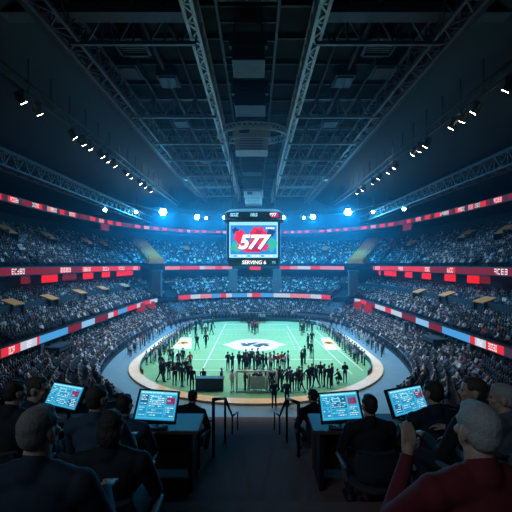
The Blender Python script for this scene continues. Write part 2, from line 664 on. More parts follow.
# broad beams nearest to the press row
for sx, nm in ((-1, 'left'), (1, 'right')):
    bm_ = MB()
    bm_.box((sx * 10.2, 23.2, 25.9), (11.5, .55, .75))
    bm_.box((sx * 10.2, 23.2, 25.5), (11.5, 1.0, .1))
    tag(bm_.build('roof_beam', steel), f'heavy grey cross beam over the front of the {nm} roof bay', 'beam', 'front roof beams')
# purlins and service pipes on the deck
for k in range(20):
    y = 20 + k * 3.4
    p = MB()
    p.box((0, y, 26.42), (25.6, .18, .28))
    structure(p.build('ceiling_beam', steel_dark))
for sx in (-1, 1):
    for k, x in enumerate((5.8, 7.6, 9.6)):
        p = MB()
        p.tube((sx * x, 10, 26.1), (sx * x, 88, 26.1), .12 if k != 1 else .2, n=10)
        tag(p.build('service_pipe', steel_dark, smooth=True), f'dark service pipe under the {"left" if sx < 0 else "right"} roof bay, {("nearest to", "second from", "third from")[k]} the centre gantry', 'pipe', 'roof service pipes')
# ventilation grilles
for sx, nm in ((-1, 'left'), (1, 'right')):
    t = empty('ceiling_grille', (sx * 8.9, 26.6, 25.7), f'square slatted air grille in the {nm} roof bay', 'air grille', 'roof air grilles')
    f = MB()
    for (c, d) in (((0, -1.05, 0), (2.3, .2, .4)), ((0, 1.05, 0), (2.3, .2, .4)), ((-1.05, 0, 0), (.2, 2.3, .4)), ((1.05, 0, 0), (.2, 2.3, .4))):
        f.box(c, d)
    f.box((0, 0, .5), (2.0, 2.0, .7))
    f.build('frame', steel_dark, t)
    s_ = MB()
    for k in range(8):
        s_.box((0, -.84 + k * .24, 0), (1.9, .12, .06), 0, Matrix.Rotation(.5, 3, 'X'))
    s_.build('louvre', steel_pale, t)
    for k, (y, xx) in enumerate(((31.5, 7.4), (30, 10.2), (41, 8.2), (56, 7.6))):
        u = MB()
        u.box((0, 0, 0), (1.7, 2.2, .8))
        u.box((0, 0, -.45), (1.4, 1.8, .12))
        u.box((0, 1.3, .1), (.7, .6, .5))
        tag(u.build('duct_box', steel_dark, loc=(sx * xx, y, 25.9), bevel=.04), f'dark ceiling duct box in the {nm} roof bay, {("second", "nearest", "third", "farthest")[k]} from the press desks', 'duct box', 'roof duct boxes')

# centre gantry: hung service units over the pitch axis
for (y, w_, zl, zh, lab) in ((25.5, 2.2, 23.4, 25.2, 'small pale duct unit on the roof axis, nearest to the press desks'),
                             (32, 2.6, 23.2, 25.2, 'pale duct unit on the roof axis between the oval ring and the nearest unit'),
                             (42.6, 3.7, 22.7, 25.6, 'large pale service box hung inside the oval roof ring'),
                             (52, 2.6, 22.6, 25.4, 'grey service unit hung just behind the oval roof ring'),
                             (62, 3.1, 22.4, 25.6, 'tall dim service unit hung on the roof axis halfway to the far wall'),
                             (75, 3.4, 21.9, 24.8, 'pale box hung from the roof axis above the scoreboard, farthest unit')):
    t = empty('service_unit', (-.5, y, 0), lab, 'service unit', 'centre gantry units')
    b = MB()
    b.box((0, 0, (zl + zh) / 2), (w_, 2.4, zh - zl))
    b.box((0, -1.1, zl + (zh - zl) * .72), (w_ * 1.14, .5, (zh - zl) * .5))
    b.build('casing', duct_m if y in (42.6, 75) else duct_dark, t, bevel=.05)
    g = MB()
    for k in range(5):
        g.box((0, -1.24, zl + .2 + k * (zh - zl) * .1), (w_ * .7, .08, .07))
    g.box((w_ * .2, -1.24, zl + (zh - zl) * .56), (w_ * .25, .08, .2))
    g.box((-w_ * .22, -1.4, zl + (zh - zl) * .75), (w_ * .3, .06, (zh - zl) * .2))
    g.build('grille', steel_dark, t)
    h = MB()
    for sx in (-1, 1):
        for sy in (-1, 1):
            h.bar((sx * w_ * .42, sy * .9, zh), (sx * w_ * .42, sy * .9, 26.5), .09)
    h.build('hanger_rod', steel_dark, t)
ga = MB()
for sx in (-1, 1):
    ga.box((-.5 + sx * 1.9, 50, 25.7), (.18, 78, .3))
for k in range(38):
    ga.box((-.5, 12 + 2 * k, 25.72), (3.8, .14, .16))
tag(ga.build('gantry_walkway', steel_dark), 'dark central gantry walkway along the roof axis', 'gantry')

# oval ring truss
t = empty('ring_truss', (-.4, 42.4, 24.9), 'pale oval ring truss hung under the roof above the scoreboard', 'truss')
rc, rwb = MB(), MB()
NR = 40
for k in range(NR):
    a, b = 2 * PI * k / NR, 2 * PI * (k + 1) / NR
    for (r_, z) in ((4.0, .35), (4.0, -.35), (3.4, 0)):
        p, q = [Vector((r_ * math.cos(u), r_ * .68 * math.sin(u), z)) for u in (a, b)]
        rc.bar(p, q, .13)
    p = Vector((4 * math.cos(a), 2.72 * math.sin(a), .35))
    q = Vector((4 * math.cos(b), 2.72 * math.sin(b), -.35))
    rwb.bar(p, q, .07)
    rwb.bar(q, Vector((3.4 * math.cos(b), 2.31 * math.sin(b), 0)), .07)
    rwb.bar(p, Vector((3.4 * math.cos(a), 2.31 * math.sin(a), 0)), .07)
rc.build('chord', steel_pale, t)
rwb.build('web', steel_pale, t)

# ------------------------------------------------------------------ lamps
def make_spot():
    t = empty('stage_spotlight', (0, 0, 0), 'x', 'spotlight')
    y = MB()
    y.box((0, 0, -.1), (.5, .12, .08))
    y.box((-.24, 0, -.32), (.05, .12, .5))
    y.box((.24, 0, -.32), (.05, .12, .5))
    y.build('yoke', black_metal, t)
    b = MB()
    q = Matrix.Rotation(.75, 3, 'X')
    b.tube(Vector((0, 0, -.42)) + q @ Vector((0, .0, .3)), Vector((0, 0, -.42)) + q @ Vector((0, 0, -.3)), .15, .2, 14)
    b.build('lamp_body', black_metal, t, smooth=False)
    l = MB()
    l.tube(Vector((0, 0, -.42)) + q @ Vector((0, 0, -.29)), Vector((0, 0, -.42)) + q @ Vector((0, 0, -.325)), .18, .17, 14)
    l.build('lens', lamp_lens, t)
    return t


LY = [26, 28, 33.4, 35.2, 36.6, 39.4, 41, 43, 47, 48.7, 52.5, 54.8, 58]
RY = [24.2, 27.8, 29.4, 31, 35.8, 37.2, 38.6, 43.9, 46, 49.5, 52.3, 57, 60]
ORD = ['first', 'second', 'third', 'fourth', 'fifth', 'sixth', 'seventh', 'eighth', 'ninth', 'tenth', 'eleventh', 'twelfth', 'thirteenth']
spot0 = None
for sx, nm, YS in ((-1, 'left', LY), (1, 'right', RY)):
    for k, y in enumerate(YS):
        o = spot0 = make_spot() if spot0 is None else spot0
        if k or sx > 0:
            o = copy_tree(spot0)
        o.location = (sx * 16.6, y, 22.3)
        o.rotation_euler = (0, 0, sx * .5 + .25 * math.sin(k * 2.3))
        o.scale = (1.35, 1.35, 1.35)
        o['label'] = f'warm lit spotlight on the {nm} lighting bar, {ORD[k]} from the press desks'
        o['category'] = 'spotlight'
        o['group'] = f'spotlights on the {nm} bar'


FLOOD = 5.0


def make_flood(x, y, z, s, label, energy, aim):
    t = empty('floodlight_bank', (x, y, z), label, 'floodlight', 'cool floodlights under the far roof edge')
    t.rotation_euler = (Vector(aim) - Vector((x, y, z))).to_track_quat('-Y', 'Z').to_euler()
    c = MB()
    c.tube((0, .07 * s, 0), (0, .36 * s, 0), .8 * s, .7 * s, 24)
    c.bar((0, .3 * s, .8 * s), (0, .6 * s, 2.6), .1)
    c.build('housing', black_metal, t, bevel=.03)
    for k in range(7):
        qx, qz = (0, 0) if k == 6 else (.5 * s * math.cos(PI * k / 3), .5 * s * math.sin(PI * k / 3))
        l = MB()
        l.tube((qx, .06 * s, qz), (qx, -.04 * s, qz), .235 * s, .235 * s, 20)
        l.build('lens', flood_lens, t)
    if energy:
        d = bpy.data.lights.new('flood_lamp', 'SPOT')
        d.energy = energy * FLOOD
        d.color = (0.01, 0.42, 0.90)
        d.spot_size = 2.2
        d.spot_blend = 0.8
        d.shadow_soft_size = .35
        lo = bpy.data.objects.new('flood_lamp', d)
        COL.objects.link(lo)
        v = (Vector(aim) - Vector((x, y, z))).normalized()
        lo.location = Vector((x, y, z)) + v * .5
        v.z -= .75
        lo.rotation_euler = v.to_track_quat('-Z', 'Y').to_euler()


FL = [(163, 212, 75, 1.0, 5200, 'large blue white floodlight left of the scoreboard, farthest out of its side'),
      (197, 217, 80, .75, 3200, 'blue white floodlight midway between scoreboard and left stand'),
      (225, 217.5, 82, .7, 2600, 'blue white floodlight close to the left edge of the scoreboard'),
      (283, 217.5, 82, .7, 2600, 'blue white floodlight close to the right edge of the scoreboard'),
      (313, 217, 80, .75, 3200, 'blue white floodlight midway between scoreboard and right stand'),
      (348, 212, 75, 1.0, 5200, 'large blue white floodlight right of the scoreboard, farthest out of its side'),
      (304, 218, 81, .4, 0, 'small floodlight between the two right inner floodlight banks'),
      (206, 218, 81, .4, 0, 'small floodlight between the two left inner floodlight banks'),
      (136, 212, 66, .38, 0, 'small floodlight on the left stand roof beside the large left bank'),
      (105, 210, 56, .38, 0, 'small floodlight on the left stand roof, nearest to the press desks'),
      (373, 212, 66, .38, 0, 'small floodlight on the right stand roof beside the large right bank'),
      (404, 209, 56, .38, 0, 'small floodlight on the right stand roof, nearest to the press desks')]
for (ix, iy, Y, s, e, lab) in FL:
    x, z = (ix - 256) / 370 * Y, EYE + (264 - iy) / 370 * Y
    make_flood(x, Y, z, s, lab, e, (x * .15, 30, 3))
# the arched pipe that carries the far floodlights
ar = MB()
apts = [Vector((-24, 58, 20.6)), Vector((-19, 75, 20.6)), Vector((-12.5, 80.3, 20.6)), Vector((-6, 82.3, 20.6)), Vector((6, 82.3, 20.6)), Vector((12.5, 80.3, 20.6)), Vector((19, 75, 20.6)), Vector((24, 58, 20.6))]
ap = catmull(apts, 60)
for i in range(59):
    ar.tube(ap[i], ap[i + 1], .14, n=8)
    if i % 4 == 0:
        ar.bar(ap[i], Vector(ap[i]) + Vector((0, 0, 2.5)), .1)
tag(ar.build('floodlight_rail', steel_dark), 'dark curved rail that carries the floodlights under the far roof', 'rail')

# ------------------------------------------------------------------ LED ribbon boards
MI = {'red': 0, 'crim': 1, 'blue': 2, 'lblue': 3, 'white': 4, 'pink': 5, 'dim': 6}
LEDS = [L_RED, L_CRIM, L_BLUE, L_LBLUE, L_WHITE, L_PINK, L_DIM]


def ribbon(curve, i0, i1, zc, h, colour, label, group, logos=()):
    """a strip of LED panels along part of a plan curve; colour(i, px) names each panel"""
    c = curve[i0:i1 + 1]
    t = empty('ribbon_board', (0, 0, 0), label, 'ribbon board', group)
    d = np.gradient(c, axis=0)
    nrm = np.column_stack([d[:, 1], -d[:, 0]])
    nrm /= np.linalg.norm(nrm, axis=1)[:, None]
    f = c + nrm * .12
    if np.abs(f[len(f) // 2]).sum() > np.abs(c[len(c) // 2]).sum() + 10:
        pass
    hb = MB()
    zl, zh = zc - h / 2 - .1, zc + h / 2 + .1
    bk = c - nrm * .2
    strip(hb, c3(f, zl), c3(f, zh), step=2)
    strip(hb, c3(f, zh), c3(bk, zh), step=2)
    strip(hb, c3(bk, zl), c3(f, zl), step=2)
    strip(hb, c3(bk, zh), c3(bk, zl), step=2)
    hb.build('housing', black_m, t)
    sc = MB()
    g = f + nrm * .03
    for i in range(len(g) - 1):
        sx, sy = px((*((g[i] + g[i + 1]) / 2), zc))
        m_ = MI[colour(i0 + i, sx)]
        a, b = g[i], g[i + 1]
        sc.add([(*a, zc - h / 2), (*b, zc - h / 2), (*b, zc + h / 2), (*a, zc + h / 2)], [(0, 1, 2, 3)], m_)
    sc.build('screen', LEDS, t)
    if logos:
        for (qx0, qx1) in logos:
            idx = [i for i in range(len(g)) if g[i][1] > 5 and qx0 <= px((*g[i], zc))[0] <= qx1]
            if len(idx) < 2:
                continue
            lg = MB()
            a, b = np.array([*g[idx[0]], zc]), np.array([*g[idx[-1]], zc])
            nn = np.array([*nrm[idx[0]], 0]) * .04
            r_ = random.Random(int(qx0 * 7))
            nl = r_.choice((4, 5, 6))
            for k in range(nl):
                p = a + (b - a) * (k + .12) / nl + nn
                q = a + (b - a) * (k + .85) / nl + nn
                st_ = np.array([0, 0, h * .07])
                up = np.array([0, 0, h * .32])
                for lvl in r_.sample([-1, 0, 1, 1, -1], 3):
                    lg.add([p + up * lvl - st_, q + up * lvl - st_, q + up * lvl + st_, p + up * lvl + st_], [(0, 1, 2, 3)])
                w2 = (q - p) * .22
                for e_ in r_.sample([p, q - w2], r_.choice((1, 2))):
                    lg.add([e_ - up, e_ + w2 - up, e_ + w2 + up, e_ + up], [(0, 1, 2, 3)])
            lg.build('logo_lettering', L_LOGO, t)
    return t


def table(tab):
    def f(i, sx):
        for lim, c_ in tab:
            if sx < lim:
                return c_
        return tab[-1][1]
    return f


def idx_at(curve, x=None, left=True, y=None):
    """index on the left or right half nearest to a picture column (as seen level with the eye)"""
    rng_ = range(0, N // 2 + 1) if left else range(N // 2, N)
    return min(rng_, key=lambda i: abs(256 + 370 * curve[i][0] / curve[i][1] - x))


LG = 'lower ribbon boards'
ribbon(L_FRONT, idx_at(L_FRONT, -60), idx_at(L_FRONT, 157), 3.72, .64, table([(0, 'dim'), (22, 'red'), (36, 'white'), (40, 'red'), (67, 'blue'), (82, 'crim'), (95, 'lblue'), (108, 'crim'), (113, 'white'), (118, 'red'), (127, 'blue'), (137, 'red'), (142, 'white'), (150, 'red'), (160, 'white')]),
       'red, blue and white light ribbon along the front of the left middle stand', LG, ((26, 34), (6, 16)))
ribbon(L_FRONT, idx_at(L_FRONT, 355, False), idx_at(L_FRONT, 580, False), 3.72, .64, table([(360, 'white'), (366, 'red'), (375, 'crim'), (385, 'white'), (391, 'red'), (402, 'white'), (416, 'crim'), (428, 'lblue'), (443, 'crim'), (471, 'blue'), (475, 'red'), (485, 'white'), (503, 'red'), (600, 'dim')]),
       'red, blue and white light ribbon along the front of the right middle stand', LG, ((476, 484), (486, 500)))
ribbon(L_FRONT, idx_at(L_FRONT, 178), idx_at(L_FRONT, 331, False), 3.72, .8, table([(191, 'red'), (200, 'white'), (211, 'pink'), (220, 'blue'), (226, 'red'), (232, 'white'), (247, 'blue'), (252, 'white'), (261, 'red'), (274, 'blue'), (290, 'white'), (311, 'pink'), (321, 'white'), (340, 'red')]),
       'short panelled red and white light ribbon on the far middle stand', LG)
MG = 'eye level ribbon boards'
ribbon(M_FRONT, idx_at(M_FRONT, -60), idx_at(M_FRONT, 139), 9.25, .72, table([(60, 'crim'), (70, 'red'), (82, 'crim'), (140, 'red')]), 'long crimson light ribbon with white logos on the left upper stand front', MG,
       ((11, 26), (60, 71), (83, 91), (102, 109), (118, 125), (133, 138)))
ribbon(M_FRONT, idx_at(M_FRONT, 374, False), idx_at(M_FRONT, 580, False), 9.25, .72, table([(430, 'red'), (447, 'crim'), (455, 'red'), (600, 'crim')]), 'long crimson light ribbon with white logos on the right upper stand front', MG,
       ((375, 380), (398, 404), (424, 431), (447, 455), (492, 509)))
ribbon(M_FRONT, idx_at(M_FRONT, 165), idx_at(M_FRONT, 232), 9.2, .7, table([(180, 'pink'), (200, 'red'), (204, 'white'), (215, 'pink'), (222, 'red'), (240, 'pink')]), 'pink and red light ribbon left of the scoreboard on the far upper stand', MG)
ribbon(M_FRONT, idx_at(M_FRONT, 250), idx_at(M_FRONT, 261, False), 9.1, .8, table([(400, 'red')]), 'short red light panel right under the scoreboard on the far stand', MG)
ribbon(M_FRONT, idx_at(M_FRONT, 280, False), idx_at(M_FRONT, 345, False), 9.2, .7, table([(290, 'red'), (298, 'pink'), (310, 'white'), (320, 'red'), (350, 'pink')]), 'pink and red light ribbon right of the scoreboard on the far upper stand', MG)


def up_col(i, sx):
    k = (i * 0.42) % 3.0
    if k < .8:
        return 'dim'
    return ('red', 'red', 'crim', 'red', 'pink')[int(i * .42 / 3) % 5] if k < 2.4 else 'crim'


UG = 'upper ribbon boards'
ul, ur = idx_at(R_UP, 150), idx_at(R_UP, 360, False)
ribbon(R_UP, idx_at(R_UP, -60), ul, 17.15, .62, up_col, 'high dashed red light ribbon above the left upper stand', UG, ((9, 20), (30, 40), (50, 58), (68, 76)))
ribbon(R_UP, ur, idx_at(R_UP, 580, False), 17.15, .62, up_col, 'high dashed red light ribbon above the right upper stand', UG, ((440, 450), (458, 466), (474, 482), (492, 502)))
ribbon(R_UP, ul, ur, 17.15, .55, up_col, 'high dashed red light ribbon across the far upper stand', UG)

# glowing panels added for red light in suites under the ribbons and corner portals
for sx, nm, cols in ((-1, 'left', ((18, 27, 0), (39, 55, 1), (60, 74, 0), (81, 91, 1), (100, 108, 1), (115, 131, 1), (132, 137, 0))), (1, 'right', ((377, 382, 1), (386, 398, 1), (407, 414, 1), (424, 433, 1), (447, 458, 1), (470, 482, 1), (483, 493, 0)))):
    for k, (a, b, br) in enumerate(cols):
        y0, y1 = 24 * 370 / abs(a - 256), 24 * 370 / abs(b - 256)
        lo_, hi_ = min(y0, y1), max(y0, y1)
        t = empty('suite_glow_panel', (sx * 23.7, (lo_ + hi_) / 2, 8.75), f'{"bright" if br else "dim"} red lit banner under the {nm} ribbon, {ORD[k if sx < 0 else 6 - k]} from the press desks', 'banner', f'red banners under the {nm} ribbon')
        b_ = MB()
        b_.box((0, 0, -.42), (.06, hi_ - lo_, .84 if br else .7))
        b_.build('cloth', led('suite_red_glow', (.9, .01, .012), 1.0) if br else led('suite_red_dim', (.16, .008, .014), 1.0), t)
        r_ = MB()
        r_.bar((0, -(hi_ - lo_) / 2, .02), (0, (hi_ - lo_) / 2, .02), .07)
        r_.build('rail', black_m, t)
for k, (ix, iy, Y, lab) in enumerate(((141, 307, 57, 'red lit flag hung under the left corner of the lower ribbon'), (151, 305, 62, 'smaller red lit flag beside the left corner stairs'),
                                      (368, 308, 57, 'red lit flag hung under the right corner of the lower ribbon'), (358, 305, 62, 'smaller red lit flag beside the right corner stairs'))):
    b_ = MB()
    b_.box((0, 0, 0), (1.3, .08, 1.0))  # glowing plate stands in for the red light of a corner portal
    b_.box((0, 0, .55), (1.4, .12, .1))
    for j in range(5):
        b_.box((-.5 + j * .25, 0, -.6), (.16, .08, .3))
    tag(b_.build('corner_glow_panel', led('corner_red_glow', (.32, .02, .03), 1.0), loc=((ix - 256) / 370 * Y, Y, EYE - (iy - 264) / 370 * Y)), lab, 'flag', 'red corner flags')
for sx, nm in ((-1, 'left'), (1, 'right')):
    b_ = MB()
    b_.box((0, 0, 0), (.12, 3.2, .9))
    b_.box((0, 0, .5), (.2, 3.4, .1))
    Y = 66 if sx < 0 else 66
    tag(b_.build('red_sign', led('sign_red_dim', (.16, .006, .012), 1.0), loc=(sx * 25.3, 62, 16.1)), f'dim red lit sign under the {nm} end of the high ribbon', 'sign', 'dim red signs')

# ------------------------------------------------------------------ columns, corner towers, portals, stairs
for (ix, Y, x, zl, zh, wd, lab) in ((157, 66, None, 4.2, 8.9, 1.6, 'broad blue grey corner pillar left of the far middle stand'), (353, 66, None, 4.2, 8.9, 1.6, 'broad blue grey corner pillar right of the far middle stand'),
                                    (233, 75.6, None, 4.1, 9.0, 1.7, 'pale dividing pillar in the far middle stand, left one'), (277, 75.6, None, 4.1, 9.0, 1.7, 'pale dividing pillar in the far middle stand, right one'),
                                    (39, 31, None, .5, 3.3, .55, 'concrete column under the left lower ribbon'), (406, 43, None, .8, 3.3, .5, 'concrete column under the right lower ribbon, far one'),
                                    (472, 31, None, .5, 3.3, .55, 'concrete column under the right lower ribbon, near one')):
    x = (ix - 256) / 370 * Y
    b_ = MB()
    b_.box((0, 0, (zh - zl) / 2), (wd, wd * .7, zh - zl))
    b_.box((0, 0, zh - zl - .2), (wd * 1.15, wd * .85, .3))
    b_.box((0, 0, .15), (wd * 1.1, wd * .8, .3))
    tag(b_.build('pillar', concrete_mid, loc=(x, Y, zl), bevel=.03), lab, 'pillar', kind='structure')

PORTALS = []


def on_tier(front, back, zf, zb, ix, iy, dz):
    """the spot of a raked tier that stands behind a pixel"""
    best = None
    for i in range(0, N, 2):
        for fr in np.linspace(.02, .98, 40):
            p = front[i] + (back[i] - front[i]) * fr
            if p[1] < 8:
                continue
            z = zf + (zb - zf) * fr + dz
            u, v = px((*p, z))
            e = (u - ix) ** 2 + (v - iy) ** 2
            if best is None or e < best[0]:
                best = (e, i, fr, p, z)
    return best[1:]


def portal(tier, ix, iy, wd, dp, label):
    front, back, zf, zb = {'u': (M_FRONT, U_BACK, 9.75, 14.6), 'm': (L_FRONT, L_BACK, 4.0, 6.5)}[tier]
    i, fr, p, z = on_tier(front, back, zf, zb, ix, iy, 1.35)
    out = back[i] - front[i]
    out = out / np.linalg.norm(out)
    rz = math.atan2(out[1], out[0]) - PI / 2
    t = empty('stair_portal', (p[0], p[1], z - 1.35), label, 'stair portal', 'tan topped stair portals', rz)
    c = MB()
    sl = .62 if tier == 'u' else .36
    rot = Matrix.Rotation(math.atan(sl), 3, 'X')
    c.box((0, 0, 1.35), (wd, dp, .12), 0, rot)
    c.build('canopy', tan_m, t)
    b_ = MB()
    for sx in (-1, 1):
        b_.box((sx * (wd / 2 - .06), 0, .55), (.12, dp * .9, 1.3), 0)
    b_.box((0, dp * .4, .6), (wd - .1, .12, 1.2))
    b_.build('side_wall', concrete, t)
    PORTALS.append((p[0], p[1], max(wd, dp) * .62))


POR = [('u', 8, 229, 1.8, 1.9), ('u', 48, 235.5, 1.6, 1.9), ('u', 87, 241.5, 1.4, 1.7), ('u', 103.5, 243.5, 1.3, 1.5), ('u', 185.5, 248, 1.4, 1.4),
       ('m', 12, 302, 1.6, 1.3), ('m', 50, 296.5, 1.6, 1.3), ('m', 79, 291.5, 1.5, 1.3), ('m', 102.5, 287.8, 1.4, 1.3), ('m', 124, 285, 1.4, 1.3),
       ('u', 504, 229, 1.8, 1.9), ('u', 467, 234, 1.6, 1.9), ('u', 411, 243, 1.4, 1.7), ('u', 325, 248, 1.4, 1.4),
       ('m', 485, 300, 1.8, 1.4), ('m', 447, 294.5, 1.6, 1.4), ('m', 420, 290.8, 1.5, 1.3)]
cnt = {}
for a in POR:
    key = (a[0], a[1] < 256)
    cnt[key] = cnt.get(key, 0) + 1
    portal(*a, f'tan topped stair portal in the {"left" if a[1] < 256 else "right"} {"upper" if a[0] == "u" else "middle"} stand, {ORD[cnt[key] - 1]} from the picture edge')
# corner stair flights, tan in the upper tier and dark in the lower bowl
for sx, nm in ((-1, 'left'), (1, 'right')):
    for (A, B, za, zb, wd, m_, lab, rail) in (((sx * 19.2, 71.5), (sx * 25.6, 79.5), 10.0, 14.9, 3.2, tan_m, f'tan stair flight climbing the {nm} corner of the upper stand', True),
                                              ((sx * 12.6, 64.5), (sx * 17.2, 70.5), .8, 3.1, 2.6, concrete_mid, f'blue grey stair flight at the {nm} corner of the lower stand', True)):
        a, b = Vector((*A, za)), Vector((*B, zb))
        d2 = (b - a)
        rz = math.atan2(d2.y, d2.x) - PI / 2
        L = math.hypot(d2.x, d2.y)
        t = empty('stair_flight', a, lab, 'stairs', 'corner stair flights', rz)
        s_ = MB()
        for k in range(14):
            s_.box((0, (k + .5) * L / 14, (k + 1) * (zb - za) / 14 / 2 + k * (zb - za) / 28 + .35), (wd, L / 14, (zb - za) / 14 + .5))
        s_.build('step_block', m_, t)
        r_ = MB()
        for q in (-1, 1):
            r_.bar((q * wd / 2, 0, 1.5), (q * wd / 2, L, zb - za + 1.5), .08)
            r_.bar((q * wd / 2, 0, 1.0), (q * wd / 2, L, zb - za + 1.0), .06)
            for k in range(6):
                r_.bar((q * wd / 2, k * L / 5, k * (zb - za) / 5 + .3), (q * wd / 2, k * L / 5, k * (zb - za) / 5 + 1.5), .06)
        r_.build('handrail', steel_dark, t)
        for k in range(6):
            PORTALS.append((A[0] + (B[0] - A[0]) * k / 5, A[1] + (B[1] - A[1]) * k / 5, wd * .6))
    b_ = MB()
    b_.box((0, 0, 0), (1.3, 2.4, .12))
    b_.box((-sx * .6, 0, -.2), (.08, 2.4, .3))
    for k in (-1, 0, 1):
        b_.box((0, k * 1.1, -.6), (1.1, .08, 1.1))
    tag(b_.build('camera_shelter', wall_m, loc=(sx * 17.3, 32.6 if sx < 0 else 36, 2.85)), f'dark flat shelter among spectators under the {nm} lower ribbon', 'shelter', 'dark shelters')

# ------------------------------------------------------------------ scoreboard
JX, JY = -.3, 45
t = empty('scoreboard', (JX, JY, 12.8), 'big hanging scoreboard showing 577 over the middle of the pitch', 'scoreboard')
hs = MB()
hs.box((0, 2.6, 0), (6.5, 5.2, 5.0))
hs.box((0, 2.6, -2.75), (6.2, 5.0, .7))
hs.box((0, 2.6, 2.55), (7.2, 5.5, .25))
hs.build('housing', mat('navy_scoreboard_casing', (.03, .13, .21), .5), t, bevel=.05)
crown = MB()
NC = 36
for (z0, z1, r0, r1) in ((2.6, 3.55, 3.75, 3.75), (3.55, 3.95, 3.75, 3.2), (3.95, 4.05, 3.2, .1)):
    vs = []
    for z, r in ((z0, r0), (z1, r1)):
        for k in range(NC):
            a = 2 * PI * k / NC
            ca, sa = math.cos(a), math.sin(a)
            e_ = (abs(ca) ** 4 + abs(sa) ** 4) ** -.25
            vs.append((r * e_ * ca, 2.6 + r * .75 * e_ * sa, z))
    crown.add(vs, [(k, (k + 1) % NC, NC + (k + 1) % NC, NC + k) for k in range(NC)])
crown.build('crown', mat('dark_teal_crown', (.012, .05, .075), .9, spec=.05), t)
J_sky = led('screen_blue', (.03, .26, .72), 1.1)
J_teal = led('screen_teal', (.04, .55, .45), 1.0)
J_red = led('screen_red', (.95, .02, .08), 1.1)
J_pink = led('screen_crimson', (.50, .015, .12), 1.0)
J_band = led('screen_pale_band', (.30, .75, 1.0), 1.2)
J_white = led('screen_white', (1, 1, 1), 1.3)
J_navy = led('screen_navy', (.02, .06, .22), 1.0)


def rect(mb, x0, z0, x1, z1, y, mi=0):
    mb.add([(x0, y, z0), (x1, y, z0), (x1, y, z1), (x0, y, z1)], [(0, 1, 2, 3)], mi)


def blob(mb, cx, cz, rx, rz, y, mi, lobes=5, amp=.18, ph=0.0):
    ps = []
    for k in range(30):
        a = 2 * PI * k / 30
        r = 1 + amp * math.sin(lobes * a + ph)
        ps.append((cx + rx * r * math.cos(a), y, cz + rz * r * math.sin(a)))
    mb.add(ps, [tuple(range(30))], mi)


sc = MB()
sc.box((0, -.06, .12), (6.1, .1, 4.5), 7)
rect(sc, -2.95, -2.0, 2.95, 2.3, -.115, 0)
rect(sc, -2.95, 1.9, 2.95, 2.3, -.12, 4)
rect(sc, -2.95, -2.05, 2.95, -1.62, -.12, 4)
rect(sc, -2.95, -1.62, -2.8, 1.9, -.12, 4)
rect(sc, 2.8, -1.62, 2.95, 1.9, -.12, 4)
blob(sc, -2.1, -.75, .68, .6, -.122, 1, 4, .2)
blob(sc, 2.25, -.4, .55, .85, -.122, 1, 3, .15, 1)
blob(sc, 2.1, 1.0, .5, .4, -.123, 6, 4, .2)
blob(sc, -1.6, .5, .75, .8, -.124, 2, 6, .12)
blob(sc, .55, .75, 1.0, .95, -.125, 2, 7, .1)
blob(sc, -.1, -.7, 1.9, .7, -.126, 2, 9, .1)
blob(sc, .6, 1.0, .42, .35, -.128, 3, 4, .2)
blob(sc, .3, -.9, .9, .4, -.128, 3, 5, .2)
blob(sc, -2.2, 1.25, .4, .35, -.123, 6, 5, .2)
for k in range(9):
    rect(sc, -2.4 + k * .55, -1.9, -2.05 + k * .55, -1.76, -.124, 5 if k % 3 else 0)
for k in range(5):
    rect(sc, 1.5 + k * .22, 1.45, 1.64 + k * .22, 1.66, -.13, 5)
scr = sc.build('screen', [J_sky, J_teal, J_red, J_pink, J_band, J_white, J_navy, black_m], t)
me = text_mesh('score_digits', '577', 2.3, J_white, .28, .10, .02, .98)
obj('score_digits', me, scr, (-.15, -.16, -.22), (PI / 2, 0, 0))
me = text_mesh('score_shadow', '577', 2.3, J_navy, .28, .14, .01, .98)
obj('score_digits_outline', me, scr, (-.08, -.135, -.28), (PI / 2, 0, 0))
me = text_mesh('caption', 'SERVING 6', .62, J_white, .1, .014, .01)
obj('caption_lettering', me, t, (.05, -.06, -2.62), (PI / 2, 0, 0))
me = text_mesh('caption_percent', '7%', .42, J_band, 0, .0, .01)
obj('caption_lettering', me, t, (2.45, -.06, -2.62), (PI / 2, 0, 0))
for k, (x, body, m_) in enumerate(((-2.35, 'SDZ', J_band), (0, '10:2', J_band), (2.3, '877', J_white))):
    p = MB()
    p.box((x, -.30, 3.12), (1.6, .12, .72))
    if k == 2:
        rect(p, x - .15, 2.82, x + .75, 3.42, -.366, 1)
    pn = p.build('small_screen', [black_m, J_pink], t)
    me = text_mesh('small_screen_lettering', body, .54, m_, .15, .02, .01)
    obj('lettering', me, pn, (x, -.38, 3.12), (PI / 2, 0, 0))
for sx in (-1, 1):
    p = MB()
    p.box((sx * 3.3, 2.6, .1), (.12, 4.4, 4.2))
    p.build('side_screen', J_sky, t)
for sx in (-1, 1):
    for sy in (-1, 1):
        hg = MB()
        hg.tube((sx * 2.6, 2.6 + sy * 1.4, 3.8), (sx * 2.9, 2.6 + sy * 1.8 - 3, 12.0), .05, n=6)
        hg.build('suspension_cable', black_metal, t)

# ------------------------------------------------------------------ figures
def V3(*a):
    return Vector(a)


def cap(a, b, r1, r2, m):
    return ('c', Vector(a), Vector(b), r1, r2, m)


def ell(c, r, m, rot=None):
    return ('e', Vector(c), Vector(r), m, rot)


def xf(prims, M, R3, sc=1.0):
    out = []
    for p in prims:
        if p[0] == 'c':
            out.append(('c', M @ p[1], M @ p[2], p[3] * sc, p[4] * sc, p[5]))
        else:
            out.append(('e', M @ p[1], p[2] * sc, p[3], R3 @ p[4] if p[4] is not None else R3.copy()))
    return out


